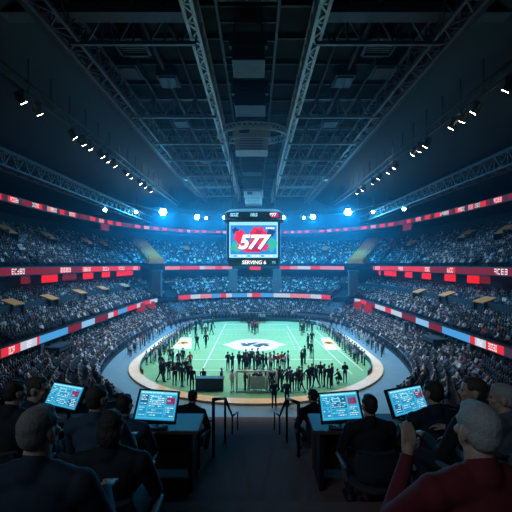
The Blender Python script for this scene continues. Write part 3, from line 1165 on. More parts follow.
def skin_over(name, prims, voxel, mats, smooth=3, inflate=0.0, target=None, factor=.5):
    """one closed continuous surface over a figure's joints; faces take the material of the limb they lie on"""
    mb = MB()
    for p in prims:
        if p[0] == 'c':
            mb.capsule(p[1], p[2], p[3] + inflate, p[4] + inflate, 14)
        else:
            mb.ball(p[1], tuple(r + inflate for r in p[2]), 0, 16, 12, p[4])
    me = mb.mesh(name + '_raw', mats[0])
    o = obj(name + '_raw', me)
    md = o.modifiers.new('r', 'REMESH')
    md.mode = 'VOXEL'
    md.voxel_size = voxel
    if smooth:
        sm = o.modifiers.new('s', 'SMOOTH')
        sm.iterations = smooth
        sm.factor = factor
    if target:
        dm = o.modifiers.new('d', 'DECIMATE')
        dm.ratio = target
    dg = bpy.context.evaluated_depsgraph_get()
    out = bpy.data.meshes.new_from_object(o.evaluated_get(dg))
    bpy.data.objects.remove(o)
    bpy.data.meshes.remove(me)
    out.name = name
    out.materials.clear()
    for m in mats:
        out.materials.append(m)
    nf = len(out.polygons)
    C = np.empty(nf * 3)
    out.polygons.foreach_get('center', C)
    C = C.reshape(-1, 3)
    best = np.full(nf, 1e9)
    mi = np.zeros(nf, int)
    for p in prims:
        if p[0] == 'c':
            a, b = np.array(p[1]), np.array(p[2])
            d = b - a
            t = np.clip(((C - a) @ d) / max(1e-9, d @ d), 0, 1)
            dist = np.linalg.norm(C - a - t[:, None] * d, axis=1) - (p[3] + (p[4] - p[3]) * t)
            m_ = p[5]
        else:
            q = C - np.array(p[1])
            if p[4] is not None:
                q = q @ np.array(p[4])
            r = np.array(p[2])
            dist = (np.linalg.norm(q / r, axis=1) - 1) * r.min()
            m_ = p[3]
        k = dist < best
        best[k] = dist[k]
        mi[k] = m_
    out.polygons.foreach_set('material_index', mi.astype(np.int32))
    out.polygons.foreach_set('use_smooth', [True] * nf)
    out.update()
    return out


# material slots of the distant figures: 0 skin, 1 top, 2 trousers, 3 hair, 4 shoes
def head_prims(c, s=1.0):
    c = Vector(c)
    return [ell(c + V3(0, 0, .02) * s, (.076 * s, .094 * s, .10 * s), 0), ell(c + V3(0, .035, -.055) * s, (.055 * s, .06 * s, .06 * s), 0),
            cap(c + V3(0, .095, 0) * s, c + V3(0, .108, -.022) * s, .012 * s, .015 * s, 0),
            ell(c + V3(0, -.022, .045) * s, (.083 * s, .092 * s, .09 * s), 3)]


def standing(pose):
    P = []
    sw = {'walk': .24}.get(pose, .0)
    for sx in (-1, 1):
        y = sw * sx
        P += [cap((sx * .09, 0, .92), (sx * .10, y * .45 + .02, .50), .085, .058, 2), cap((sx * .10, y * .45 + .02, .50), (sx * .11, y - (.1 if y < 0 else 0), .10), .058, .042, 2),
              cap((sx * .11, y - .03, .05), (sx * .12, y + .13, .04), .045, .035, 4)]
    P += [ell((0, 0, .96), (.165, .115, .13), 2), cap((0, 0, 1.06), (0, .0, 1.25), .135, .145, 1), ell((0, 0, 1.30), (.185, .115, .15), 1), cap((-.15, 0, 1.42), (.15, 0, 1.42), .07, .07, 1),
          cap((0, 0, 1.42), (0, .015, 1.56), .058, .052, 0)]
    P += head_prims((0, .015, 1.635))
    arms = {'rest': [((.25, -.02, 1.15), (.25, .06, .90))] * 2, 'walk': [((.24, .12, 1.16), (.22, .30, 1.02)), ((.24, -.13, 1.16), (.24, -.12, .90))],
            'hips': [((.33, -.06, 1.18), (.19, .06, 1.02))] * 2, 'hold': [((.24, .05, 1.16), (.07, .27, 1.20))] * 2, 'point': [((.25, -.02, 1.15), (.25, .06, .90)), ((.28, .16, 1.38), (.27, .40, 1.52))]}[pose]
    for sx, (e, h) in zip((-1, 1), arms):
        sh, e, h = V3(sx * .205, 0, 1.41), V3(sx * e[0], e[1], e[2]), V3(sx * h[0], h[1], h[2])
        d = (h - e).normalized()
        P += [cap(sh, e, .062, .046, 1), cap(e, h, .046, .034, 1), ell(h + d * .06, (.03, .03, .055), 0, d.to_track_quat('Z', 'Y').to_matrix()), cap(h + d * .03, h + d * .07 + V3(-sx * .045, .01, 0), .014, .012, 0)]
    return P


def crouching():
    P = []
    for sx in (-1, 1):
        P += [cap((sx * .10, -.12, .42), (sx * .15, .28, .50), .085, .06, 2), cap((sx * .15, .28, .50), (sx * .13, .10, .10), .058, .042, 2), cap((sx * .13, .06, .05), (sx * .14, .24, .04), .045, .035, 4)]
        sh, e, h = V3(sx * .2, .14, .92), V3(sx * .24, .30, .70), V3(sx * .06, .45, .66)
        P += [cap(sh, e, .06, .045, 1), cap(e, h, .045, .034, 1), ell(h, (.035, .05, .035), 0)]
    P += [ell((0, -.12, .44), (.17, .14, .13), 2), cap((0, -.08, .55), (0, .05, .78), .14, .15, 1), cap((-.15, .13, .92), (.15, .13, .92), .07, .07, 1), cap((0, .14, .93), (0, .18, 1.05), .058, .052, 0)]
    return P + head_prims((0, .2, 1.12))


def seated_far():
    P = []
    for sx in (-1, 1):
        P += [cap((sx * .09, .0, .48), (sx * .12, .40, .50), .085, .062, 2), cap((sx * .12, .40, .50), (sx * .12, .36, .10), .056, .042, 2), cap((sx * .12, .36, .05), (sx * .13, .5, .04), .045, .035, 4)]
        sh, e, h = V3(sx * .205, 0, .93), V3(sx * .25, .08, .68), V3(sx * .10, .30, .62)
        P += [cap(sh, e, .062, .047, 1), cap(e, h, .046, .034, 1), ell(h, (.04, .05, .03), 0)]
    P += [ell((0, 0, .50), (.17, .14, .12), 2), cap((0, -.02, .6), (0, 0, .8), .145, .15, 1), ell((0, 0, .84), (.185, .12, .14), 1), cap((-.15, 0, .94), (.15, 0, .94), .07, .07, 1), cap((0, 0, .95), (0, .02, 1.08), .056, .05, 0)]
    return P + head_prims((0, .02, 1.155))


skin_m = mat('skin', (.48, .30, .22), .55, noise=.08)
skin_d = mat('skin_brown', (.28, .16, .11), .55, noise=.08)
hair_d = mat('hair_dark_brown', (.025, .018, .014), .7, scale=30)
hair_b = mat('hair_black', (.012, .012, .013), .6, scale=30)
hair_g = mat('hair_grey', (.30, .29, .27), .75, scale=30)
shoe_m = mat('shoe_black', (.015, .015, .016), .5)
navy_c = mat('cloth_navy', (.018, .028, .048), .85, scale=14)
black_c = mat('cloth_black', (.013, .015, .02), .85, scale=14)
grey_c = mat('cloth_charcoal', (.06, .07, .085), .85, scale=14)
blue_c = mat('cloth_blue', (.06, .15, .30), .85, scale=14)
pale_c = mat('cloth_pale_blue', (.36, .46, .55), .85, scale=14)
white_c = mat('cloth_white', (.66, .70, .72), .85, scale=14)
red_c = mat('cloth_red', (.42, .05, .05), .85, scale=14)
maroon_c = mat('cloth_dark_red', (.22, .022, .022), .85, scale=14)
OUT = {'dark': (skin_m, navy_c, black_c, hair_d, shoe_m), 'black': (skin_d, black_c, black_c, hair_b, shoe_m), 'grey': (skin_m, grey_c, navy_c, hair_d, shoe_m), 'blue': (skin_m, blue_c, navy_c, hair_d, shoe_m),
       'pale': (skin_m, pale_c, navy_c, hair_d, shoe_m), 'white': (skin_m, white_c, white_c, hair_d, shoe_m), 'red': (skin_m, red_c, black_c, hair_d, shoe_m)}
CLOTH = {'dark': 'dark navy', 'black': 'black', 'grey': 'charcoal grey', 'blue': 'blue', 'pale': 'pale blue', 'white': 'white', 'red': 'red'}
FIG = {}


def figure_mesh(pose, outfit):
    if pose not in FIG:
        P = crouching() if pose == 'crouch' else seated_far() if pose == 'seat' else standing(pose)
        FIG[pose] = {'raw': skin_over('person_' + pose, P, .026 if pose != 'seat' else .034, [skin_m] * 5, 2)}
    if outfit not in FIG[pose]:
        me = FIG[pose]['raw'].copy()
        for q, m in enumerate(OUT[outfit]):
            me.materials[q] = m
        FIG[pose][outfit] = me
    return FIG[pose][outfit]


def person_at(ix, iy, pose, outfit, label, group=None, rz=None, s=1.0):
    Y = EYE * 370 / (iy - 264)
    x = (ix - 256) / 370 * Y
    z = .022 if True else 0
    d = math.hypot(x, Y - 38.7)
    if Y < 38.7 and d > 11.7:
        z = 0.0 if d > 12.75 else .16
    o = obj('person', figure_mesh(pose, outfit), None, (x, Y, z), (0, 0, random.uniform(-PI, PI) if rz is None else rz))
    o.scale = (s, s, s)
    tag(o, label, 'person', group)
    return o


R0 = random.Random(11)
POSES = ['rest', 'hips', 'hold', 'walk', 'rest', 'hold']
# staff line at the left front of the pitch
for (x, y) in ((160.5, 382), (164, 381.5), (169, 380), (174.5, 385.5), (178, 381), (182, 387), (189, 385), (192, 391), (186, 380), (161, 375)):
    person_at(x, y, R0.choice(POSES), R0.choice(['dark', 'black']), 'dark clothed person standing in the staff line at the left front of the pitch', 'staff line at the left front', s=1.08)
for (x, y) in ((170, 364), (178.6, 369), (183, 365.5), (173, 366.5)):
    person_at(x, y, R0.choice(POSES), 'grey', 'charcoal clothed person standing behind the staff line on the left', 'people behind the left staff line')
person_at(190, 370.5, 'hips', 'red', 'person in red top standing behind the left dark counter on the turf')
person_at(203.5, 382.5, 'crouch', 'black', 'person in black bent over the dark counter at the left front', rz=PI)
person_at(221.5, 388, 'rest', 'grey', 'person in charcoal standing at the right end of the dark counter', s=.92)
person_at(232.5, 392.5, 'hips', 'white', 'person all in white standing left of the white framed goal', s=1.02)
# runners on the left wing
for k, (x, y, lab) in enumerate(((197, 350, 'person in dark clothes walking on the left wing, nearer of two'), (206, 348, 'person in dark clothes on the left wing close to the pitch line'))):
    person_at(x, y, 'walk', 'dark', lab, s=1.05)
for (x, y) in ((195.5, 338), (200, 329.5), (205.5, 338), (211.5, 335), (190, 334), (202, 334), (196, 331), (208, 331), (213, 328), (187, 337)):
    person_at(x, y, R0.choice(POSES), R0.choice(['dark', 'grey']), 'small dark figure standing in the far left group on the pitch', 'far left group on the pitch')
# midfield crowd behind the goal
for (x, y) in ((228, 370.5), (232.5, 372), (239, 370), (243.5, 371), (247, 373), (250, 369), (254, 372), (257, 370), (260, 373), (263, 370), (246, 367.5), (252, 366.5), (266, 372), (258, 366)):
    person_at(x, y, R0.choice(POSES), R0.choice(['dark', 'black', 'dark', 'grey']), 'dark clothed person in the huddle right behind the white goal', 'huddle behind the goal')
for (x, y) in ((270, 371), (274, 369.5), (278, 372), (282, 370)):
    person_at(x, y, R0.choice(POSES), 'red', 'person in red shirt at the right end of the huddle', 'red shirted people by the huddle')
for (x, y) in ((271, 373.5), (285, 371.5), (288, 369)):
    person_at(x, y, R0.choice(POSES), 'pale', 'person in pale blue shirt among the red shirts', 'pale shirted people by the huddle')
for (x, y) in ((268, 391), (272, 392.5), (277, 390.5), (282, 392), (287, 391), (292, 392.5), (297, 391), (302, 392), (290, 388.5), (280, 388), (299, 388)):
    person_at(x, y, R0.choice(POSES), R0.choice(['dark', 'black', 'grey']), 'dark clothed person in the front row right of the white goal', 'front row right of the goal')
for (x, y) in ((245, 391), (249, 392), (255, 391), (260, 392)):
    person_at(x, y, 'hold', 'grey', 'charcoal clothed person standing behind the white goal net', 'people behind the goal net', s=.95)
person_at(274.2, 408, 'hips', 'black', 'person in black standing by the timber ring in front of the goal, left of two', rz=.2, s=1.12)
person_at(287, 406.5, 'rest', 'dark', 'person in navy standing by the timber ring, closer to the inner right monitor', rz=-.3, s=1.08)
for (x, y) in ((312, 386.5), (316, 388), (320.5, 384), (329, 388.5), (332, 386), (308.5, 389), (324.5, 387)):
    person_at(x, y, R0.choice(POSES), R0.choice(['dark', 'black', 'grey']), 'dark clothed person in the loose group at the right front of the pitch', 'right front group', s=1.06)
person_at(339.5, 384, 'crouch', 'dark', 'crouching person in dark clothes near the right bend of the timber ring')
person_at(345, 383, 'hold', 'black', 'person in black standing nearest to the right bend of the ring')
for (x, y, lab) in ((302, 368.5, 'person in dark clothes alone on the right of the huddle, nearer of two'), (304.7, 364, 'person in dark clothes alone on the right of the huddle, farther of two'),
                    (311, 358.5, 'dark figure standing by the right touchline, nearest of three'), (308, 349, 'dark figure near the right touchline, middle of three'), (312, 346, 'dark figure by the right touchline, farthest of three')):
    person_at(x, y, 'rest', 'dark', lab, s=1.05)
for (x, y) in ((302, 336), (307, 331), (304, 333), (312, 334), (300, 331), (309, 327.5), (305, 327)):
    person_at(x, y, R0.choice(POSES), R0.choice(['dark', 'grey']), 'small dark figure in the far right group on the pitch', 'far right group on the pitch')
for (x, y) in ((252, 333), (255, 334.5), (257.5, 333), (254, 330.5), (249, 331.5)):
    person_at(x, y, R0.choice(POSES), R0.choice(['red', 'grey', 'dark']), 'small figure in the knot beyond the white centre spot', 'knot beyond the centre spot')
# lines of people along the side boards
for sx, nm in ((-1, 'left'), (1, 'right')):
    for k in range(46):
        Y = 36.5 + k * .47 + R0.uniform(-.15, .15)
        j = np.argmin(np.abs(C_FRONT[:N // 2, 1] - Y))
        lim = 11.05 if Y < 53 else 11.05 - (Y - 53) * .17
        x = sx * (lim - .35 - (k % 2) * .5 + R0.uniform(-.1, .1))
        of = R0.choice(['pale', 'blue', 'white', 'pale', 'grey', 'blue'])
        o = obj('person', figure_mesh(R0.choice(['rest', 'hold', 'hips']), of), None, (x, Y, .022), (0, 0, sx * PI / 2 + R0.uniform(-.5, .5)))
        o.scale = (.82,) * 3
        tag(o, f'person in {CLOTH[of]} lined up along the {nm} side board of the pitch', 'person', f'{CLOTH[of]} people along the {nm} board')
for sx, nm in ((-1, 'left'), (1, 'right')):
    for k in range(26):
        Y = 40 + k * .85 + R0.uniform(-.2, .2)
        x = sx * (13.55 + (k % 2) * .55 - max(0, Y - 55) * .24)
        of = R0.choice(['red', 'pale', 'white', 'blue', 'grey', 'pale'])
        o = obj('person', figure_mesh(R0.choice(['rest', 'hold', 'hips']), of), None, (x, Y, 0), (0, 0, sx * PI / 2 + R0.uniform(-.6, .6)))
        o.scale = (.8,) * 3
        tag(o, f'person in {CLOTH[of]} standing on the walkway outside the {nm} timber ring', 'person', f'{CLOTH[of]} people on the {nm} walkway')

# pitch furniture
t = empty('goal', (.15, 28.75, .02), 'white framed goal with net panels at the near edge of the pitch', 'goal')
g = MB()
for x in (-1.65, -.75, .75, 1.45):
    g.tube((x, 0, 0), (x, 0, 1.65), .075, n=10)
    g.tube((x, 1.1, 0), (x, 1.1, 1.3), .04, n=8)
    g.tube((x, 0, 1.65), (x, 1.1, 1.3), .04, n=8)
for y, z in ((0, 1.65), (1.1, 1.3), (0, .08)):
    g.tube((-1.65, y, z), (1.45, y, z), .06, n=10)
g.build('frame', white_m, t, smooth=True)
nb = MB()
for k in range(23):
    nb.bar((-1.65 + k * 3.1 / 22, 1.1, 0), (-1.65 + k * 3.1 / 22, 1.1, 1.3), .014)
    nb.bar((-1.65 + k * 3.1 / 22, 0, 1.65), (-1.65 + k * 3.1 / 22, 1.1, 1.3), .014)
for k in range(10):
    nb.bar((-1.65, 1.1, .13 * k), (1.45, 1.1, .13 * k), .014)
nb.build('net', white_c, t)
pn = MB()
pn.box((0, .05, .75), (1.2, .05, 1.0))
pn.box((0, .02, .75), (.9, .05, .12))
pn.build('panel', mat('grey_goal_panel', (.6, .7, .72), .5), t)
t = empty('team_counter', (-3.65, 29.3, .02), 'long dark counter on the turf left of the goal', 'counter')
c = MB()
c.box((0, 0, .5), (2.15, .55, .95))
c.box((0, -.03, 1.0), (2.3, .7, .07))
c.build('body', mat('dark_teal_counter', (.02, .05, .06), .6), t, bevel=.02)
for sx in (-1, 1):
    l = MB()
    l.box((sx * 1.05, -.28, .5), (.08, .08, 1.0))
    l.build('post', steel_dark, t)
t = empty('far_canopy', (-.5, 64.2, .02), 'low dark canopy at the far end of the pitch below the scoreboard', 'canopy')
c = MB()
c.box((0, 0, 1.5), (4.6, 1.4, .14))
c.box((0, .6, .75), (4.6, .1, 1.5))
c.build('roof_panel', mat('dark_teal_counter', (.02, .05, .06)), t)
for x in (-2.2, -.8, .8, 2.2):
    c = MB()
    c.box((x, -.6, .72), (.1, .1, 1.45))
    c.build('post', steel_dark, t)
for k in range(7):
    o = obj('person', figure_mesh('rest', R0.choice(['dark', 'grey', 'pale'])), None, (-2.4 + .62 * k, 62.8 + .2 * (k % 2), .02), (0, 0, PI))
    tag(o, 'small figure standing in front of the far dark canopy', 'person', 'people at the far canopy')
for k in range(26):
    x = -7.8 + .6 * k
    if abs(x) < 2.8:
        continue
    o = obj('person', figure_mesh('rest', R0.choice(['dark', 'grey', 'blue', 'pale'])), None, (x, 67.2 - .012 * x * x, 0), (0, 0, PI))
    tag(o, f'small figure standing behind the far timber ring, {"left" if x < 0 else "right"} of the canopy', 'person', f'people behind the far ring {"left" if x < 0 else "right"}')
for (x, y, lab) in ((313.5, 372, 'thin pole standing on the turf by the right touchline'),):
    Y = EYE * 370 / (y - 264)
    b_ = MB()
    b_.tube((0, 0, 0), (0, 0, 2.0), .04, n=8)
    b_.tube((0, 0, 0), (0, 0, .06), .2, n=12)
    b_.ball((0, 0, 2.02), .07)
    tag(b_.build('marker_pole', steel_dark, loc=((x - 256) / 370 * Y, Y, .022)), lab, 'pole')

# ------------------------------------------------------------------ spectators
seats = []
port = np.array(PORTALS)
for (tier, j, P, out) in ROWS:
    seg = np.linalg.norm(np.diff(P[:, :2], axis=0), axis=1)
    s = np.concatenate([[0], np.cumsum(seg)])
    pos = np.arange(.3, s[-1], .38)
    for d in pos:
        x, y, z = [np.interp(d, s, P[:, k]) for k in range(3)]
        if y < 12:
            continue
        if rng.random() < .06:
            continue
        ix, iy = px((x, y, z + 1.0))
        if not (-14 < ix < 526 and iy < 424):
            continue
        k = np.argmin(np.abs(s - d))
        # aisles every so often along the curve
        if (k % 40) < 2 and tier != 'lower':
            continue
        if port.size and (np.hypot(port[:, 0] - x, port[:, 1] - y) < port[:, 2]).any() and tier != 'lower':
            continue
        o = out[k]
        seats.append((x, y, z, math.atan2(o[1], o[0]) - PI / 2 + rng.uniform(-.35, .35), tier, rng.random(), rng.uniform(.74, .86)))
near = sorted(range(len(seats)), key=lambda i: seats[i][1])[:300]
ns = set(near)
OUTS = [('dark', .42), ('black', .58), ('grey', .70), ('pale', .82), ('blue', .90), ('white', .96), ('red', 1.01)]
for i in near:
    x, y, z, rz, tier, u, sc_ = seats[i]
    of = next(k for k, lim in OUTS if u < lim)
    o = obj('spectator', figure_mesh('seat', of), None, (x, y, z - .04), (0, 0, rz))
    o.scale = (sc_,) * 3
    nm = 'left' if x < 0 else 'right'
    tag(o, f'spectator in {CLOTH[of]} seated in the near part of the {nm} {tier} stand', 'spectator', f'{CLOTH[of]} spectators in the near {nm} {tier} stand')
# everyone else: one crowd
lo = skin_over('crowd_figure', seated_far(), .05, [skin_m] * 5, 1, target=.16)
nv = len(lo.vertices)
LV = np.empty(nv * 3)
lo.vertices.foreach_get('co', LV)
LV = LV.reshape(-1, 3)
lo.calc_loop_triangles()
nt_ = len(lo.loop_triangles)
LT = np.empty(nt_ * 3, np.int32)
lo.loop_triangles.foreach_get('vertices', LT)
LT = LT.reshape(-1, 3)
slot = np.zeros(nv, int)
for p in lo.polygons:
    for v in p.vertices:
        slot[v] = max(slot[v], p.material_index) if LV[v][2] > 1.0 else p.material_index
rest = [s_ for i, s_ in enumerate(seats) if i not in ns]
K = len(rest)
A = np.array([[r[0], r[1], r[2] - .04, r[3], r[5], r[6]] for r in rest])
ca, sa = np.cos(A[:, 3])[:, None], np.sin(A[:, 3])[:, None]
W = np.empty((K, nv, 3), np.float32)
sx_ = A[:, 5][:, None]
W[:, :, 0] = A[:, 0][:, None] + sx_ * (ca * LV[None, :, 0] - sa * LV[None, :, 1])
W[:, :, 1] = A[:, 1][:, None] + sx_ * (sa * LV[None, :, 0] + ca * LV[None, :, 1])
W[:, :, 2] = A[:, 2][:, None] + sx_ * LV[None, :, 2]
TOPS = np.array([(.018, .028, .048), (.013, .015, .02), (.06, .07, .085), (.45, .55, .62), (.08, .2, .38), (.8, .84, .86), (.42, .05, .05)])
LIM = np.array([.46, .64, .75, .85, .91, .975])
ti = np.searchsorted(LIM, A[:, 4])
tops = TOPS[ti] * rng.uniform(.5, 1.1, (K, 1))
skins = np.array([(.78, .58, .48), (.62, .42, .33), (.32, .19, .13)])[rng.integers(0, 3, K)]
hairs = np.array([(.025, .018, .014), (.012, .012, .013), (.18, .13, .08), (.75, .76, .76)])[rng.choice(4, K, p=[.38, .26, .12, .24])]
pants = np.array([(.015, .02, .035), (.02, .02, .022), (.06, .08, .12)])[rng.integers(0, 3, K)]
shoes = np.tile(np.array([[.015, .015, .016]]), (K, 1))
pal = np.stack([skins, tops, pants, hairs, shoes], 1)            # K,5,3
cols = np.ones((K, nv, 4), np.float32)
cols[:, :, :3] = pal[:, slot, :]
F = (LT[None] + (np.arange(K) * nv)[:, None, None]).reshape(-1, 3)
cme = bpy.data.meshes.new('crowd')
cme.vertices.add(K * nv)
cme.vertices.foreach_set('co', W.ravel())
cme.loops.add(len(F) * 3)
cme.loops.foreach_set('vertex_index', F.ravel().astype(np.int32))
cme.polygons.add(len(F))
cme.polygons.foreach_set('loop_start', np.arange(0, len(F) * 3, 3, dtype=np.int32))
cme.update(calc_edges=True)
at = cme.attributes.new('clothing', 'FLOAT_COLOR', 'POINT')
at.data.foreach_set('color', cols.ravel())
cme.materials.append(mat('crowd_clothing', (.1, .1, .1), .85, noise=.1, attr='clothing'))
tag(obj('crowd', cme), 'packed seated crowd filling the far rows of every stand', 'crowd', 'seated crowd', 'stuff')
print('seats', len(seats), 'crowd tris', len(F))

# ------------------------------------------------------------------ press row: desks, monitors, chairs, operators
for sx, nm in ((-1, 'left'), (1, 'right')):
    t = empty('press_desk', (sx * 2.35, 4.43, 7.4), f'long dark walnut press desk {nm} of the aisle under the monitors', 'desk')
    d = MB()
    d.box((0, 0, .69), (3.4, .5, .045))
    d.build('desk_top', walnut_m, t, bevel=.008)
    p = MB()
    p.box((0, .22, .34), (3.3, .03, .62))
    p.build('front_panel', walnut_m, t)
    for x in (-1.6, 0, 1.6):
        l = MB()
        l.box((x, 0, .335), (.05, .4, .665))
        l.build('leg', black_metal, t)

UI_BG = led('display_cyan', (.05, .50, .78), 1.0)
UI_CELL = led('display_deep_blue', (.025, .30, .55), 1.0)
UI_LIGHT = led('display_pale_cyan', (.25, .78, .95), 1.0)
UI_TEXT = led('display_white_text', (.70, .95, 1.0), 1.0)
UI_RED = led('display_magenta', (.32, .02, .09), 1.0)
UI_NAVY = led('display_navy', (.015, .14, .32), 1.0)


def monitor(X, Y, z, w_, h_, rx, ry, rz, floor_z, label, seed):
    t = empty('monitor', (X, Y, floor_z), label, 'monitor', 'operator monitors')
    q = Euler((rx, ry, rz)).to_matrix().to_4x4()
    M = Matrix.Translation((0, 0, z - floor_z)) @ q
    r = random.Random(seed)

    def put(mb, name, mats, parent, **k):
        mb.v = [tuple(M @ Vector(v)) for v in mb.v]
        return mb.build(name, mats, parent, **k)
    c = MB()
    c.box((0, .025, 0), (w_ + .05, .04, h_ + .05))
    c.box((0, .055, 0), (w_ * .6, .04, h_ * .6))
    put(c, 'casing', black_m, t, bevel=.006)
    s = MB()
    s.box((0, .004, 0), (w_, .008, h_), 1)
    y = -.002

    def R_(u0, v0, u1, v1, mi, dy=0.0):
        s.add([(-w_ / 2 + u0 * w_, y - dy, h_ / 2 - v1 * h_), (-w_ / 2 + u1 * w_, y - dy, h_ / 2 - v1 * h_), (-w_ / 2 + u1 * w_, y - dy, h_ / 2 - v0 * h_), (-w_ / 2 + u0 * w_, y - dy, h_ / 2 - v0 * h_)], [(0, 1, 2, 3)], mi)
    R_(.02, .03, .98, .97, 0)
    R_(.02, .03, .98, .10, 2, .0005)
    for k in range(6):
        R_(.04 + k * .10, .05, .10 + k * .10, .08, 3, .001)
    for (u0, v0, u1, v1) in ((.04, .14, .24, .52), (.04, .56, .24, .92), (.27, .14, .68, .60), (.27, .64, .68, .92), (.71, .14, .96, .50), (.71, .54, .96, .92)):
        R_(u0, v0, u1, v1, 1 if r.random() < .75 else 5, .0005)
        nr = max(2, int((v1 - v0) / .075))
        for k in range(nr):
            v = v0 + .025 + k * (v1 - v0 - .03) / nr
            u = u0 + .015
            while u < u1 - .05:
                L = r.uniform(.02, .09)
                if r.random() < .78:
                    R_(u, v, min(u + L, u1 - .015), v + .035, r.choice((3, 2, 3, 2)), .001)
                u += L + .015
    R_(.73, .22, .95, .46, 4, .0015)
    for k in range(3):
        R_(.75, .25 + k * .07, .75 + r.uniform(.08, .18), .28 + k * .07, r.choice((2, 5)), .002)
    R_(.31, .2, .52, .36, 2, .0015)
    R_(.34, .24, .49, .32, 1, .002)
    put(s, 'screen', [UI_BG, UI_CELL, UI_LIGHT, UI_TEXT, UI_RED, UI_NAVY], t)
    st = MB()
    pm = M @ Vector((0, .07, 0))
    st.tube((pm.x, pm.y, .01), tuple(pm), .022, n=12)
    st.build('stand', black_metal, t, smooth=True)
    b = MB()
    b.tube((pm.x, pm.y, 0), (pm.x, pm.y, .014), .11, .1, 24)
    b.build('base', black_metal, t)


DZ = 8.1125
monitor(-2.286, 4.40, 8.436, .60, .25, -.53, -.069, -.55, DZ, 'glowing blue monitor at the far left, tilted towards the left operators', 1)
monitor(-1.175, 4.40, 8.322, .445, .36, -.85, .11, .13, DZ, 'glowing blue monitor just left of the stair aisle', 2)
monitor(.998, 4.40, 8.315, .444, .335, -.85, -.12, -.116, DZ, 'glowing blue monitor just right of the stair aisle', 3)
monitor(1.857, 4.50, 8.345, .64, .28, -.45, .064, .58, DZ, 'glowing blue monitor at the far right, turned towards the right operators', 4)
for (x, lab) in ((-2.35, 'far left'), (-1.2, 'inner left'), (1.02, 'inner right'), (1.85, 'far right')):
    t = empty('keyboard', (x, 4.25, DZ), f'flat black keyboard on the desk below the {lab} monitor', 'keyboard', 'keyboards')
    k_ = MB()
    k_.box((0, 0, .01), (.36, .12, .018))
    k_.build('case', black_m, t, bevel=.003)
    k_ = MB()
    for i in range(12):
        for j in range(4):
            k_.box((-.155 + i * .028, -.04 + j * .027, .022), (.023, .022, .008))
    k_.build('keys', chair_rim, t)
# aisle handrails
for sx, nm in ((-1, 'left'), (1, 'right')):
    t = empty('aisle_rail', (sx * .575, 0, 0), f'dark steel handrail on the {nm} of the stair aisle between the desks', 'handrail', 'aisle handrails')
    ps = [(5.0, 7.4, 8.17 if sx < 0 else 8.12), (6.9, 6.68, 7.5), (9, 5.36, 6.3), (11.5, 4.62, 5.4)]
    for (y, z0, z1) in ps:
        p = MB()
        p.tube((0, y, z0), (0, y, z1), .022, n=10)
        p.build('post', black_metal, t, smooth=True)
    r_ = MB()
    for a, b in zip(ps, ps[1:]):
        r_.tube((0, a[0], a[2]), (0, b[0], b[2]), .024, n=10)
    r_.build('top_rail', black_metal, t, smooth=True)


def make_chair():
    t = empty('office_chair', (0, 0, 0), 'x', 'chair')
    s = MB()
    s.ball((0, 0, .42), (.25, .25, .05), 0, 20, 8)
    s.build('seat', chair_m, t, smooth=True)
    b = MB()
    n_ = 9
    vs = []
    for zz, hw, yy in ((.50, .17, -.185), (.58, .21, -.20), (.72, .22, -.215), (.80, .19, -.22)):
        for side in (0, 1):
            for k in range(n_):
                u = -1 + 2 * k / (n_ - 1)
                vs.append((hw * u, yy + .05 * u * u - side * .045, zz))
    fs = []
    for j in range(3):
        for side in (0, 1):
            for k in range(n_ - 1):
                a = j * 2 * n_ + side * n_ + k
                fs.append((a, a + 1, a + 1 + 2 * n_, a + 2 * n_) if side else (a + 1, a, a + 2 * n_, a + 1 + 2 * n_))
        for k in (0, n_ - 1):
            a = j * 2 * n_ + k
            fs.append((a, a + n_, a + 3 * n_, a + 2 * n_))
    for j in (0, 3):
        for k in range(n_ - 1):
            a = j * 2 * n_ + k
            fs.append((a, a + 1, a + 1 + n_, a + n_))
    b.add(vs, fs)
    b.build('backrest', chair_m, t, smooth=True, bevel=.008)
    p = MB()
    p.bar((0, -.15, .40), (0, -.262, .56), .06, .02)
    p.build('back_bracket', black_metal, t)
    for sx in (-1, 1):
        a = MB()
        a.capsule((sx * .30, -.14, .63), (sx * .30, .12, .63), .025, .022, 10)
        a.bar((sx * .30, 0, .62), (sx * .24, 0, .41), .03)
        a.build('armrest', chair_rim, t, smooth=False)
    c = MB()
    c.tube((0, 0, .06), (0, 0, .40), .03, n=12)
    c.build('column', black_metal, t)
    for k in range(5):
        a = 2 * PI * k / 5 + .3
        l = MB()
        l.bar((0, 0, .08), (.24 * math.cos(a), .24 * math.sin(a), .06), .035)
        lg_ = l.build('leg', black_metal, t)
        cs = MB()
        cs.ball((.24 * math.cos(a), .24 * math.sin(a), .03), .03, 0, 10, 8)
        cs.build('caster', black_m, lg_)
    return t


def hand(wr, d, up, sx, curl=.5):
    """palm, four unequal bent fingers and a thumb off the side of the palm"""
    d, up = d.normalized(), up.normalized()
    s_ = d.cross(up).normalized() * sx                 # towards the thumb
    P = [cap(wr, wr + d * .035, .026, .027, 0)]
    for k, L in enumerate((.072, .080, .074, .060)):
        o_ = (1.5 - k) * .0205
        P.append(cap(wr + d * .02 + s_ * o_ * .7, wr + d * .085 + s_ * o_, .0125, .0105, 0))
        b0 = wr + d * .088 + s_ * o_
        b1 = b0 + (d * math.cos(curl) - up * math.sin(curl)) * L * .5
        b2 = b1 + (d * math.cos(curl * 2) - up * math.sin(curl * 2)) * L * .5
        P += [cap(b0, b1, .0095, .0085, 0), cap(b1, b2, .0085, .0072, 0)]
    t0 = wr + d * .025 + s_ * .022
    t1 = t0 + (d * .55 + s_ * .75 - up * .25).normalized() * .042
    P += [cap(t0, t1, .0125, .0105, 0), cap(t1, t1 + (d * .85 + s_ * .3 - up * .3).normalized() * .034, .010, .0085, 0)]
    return P


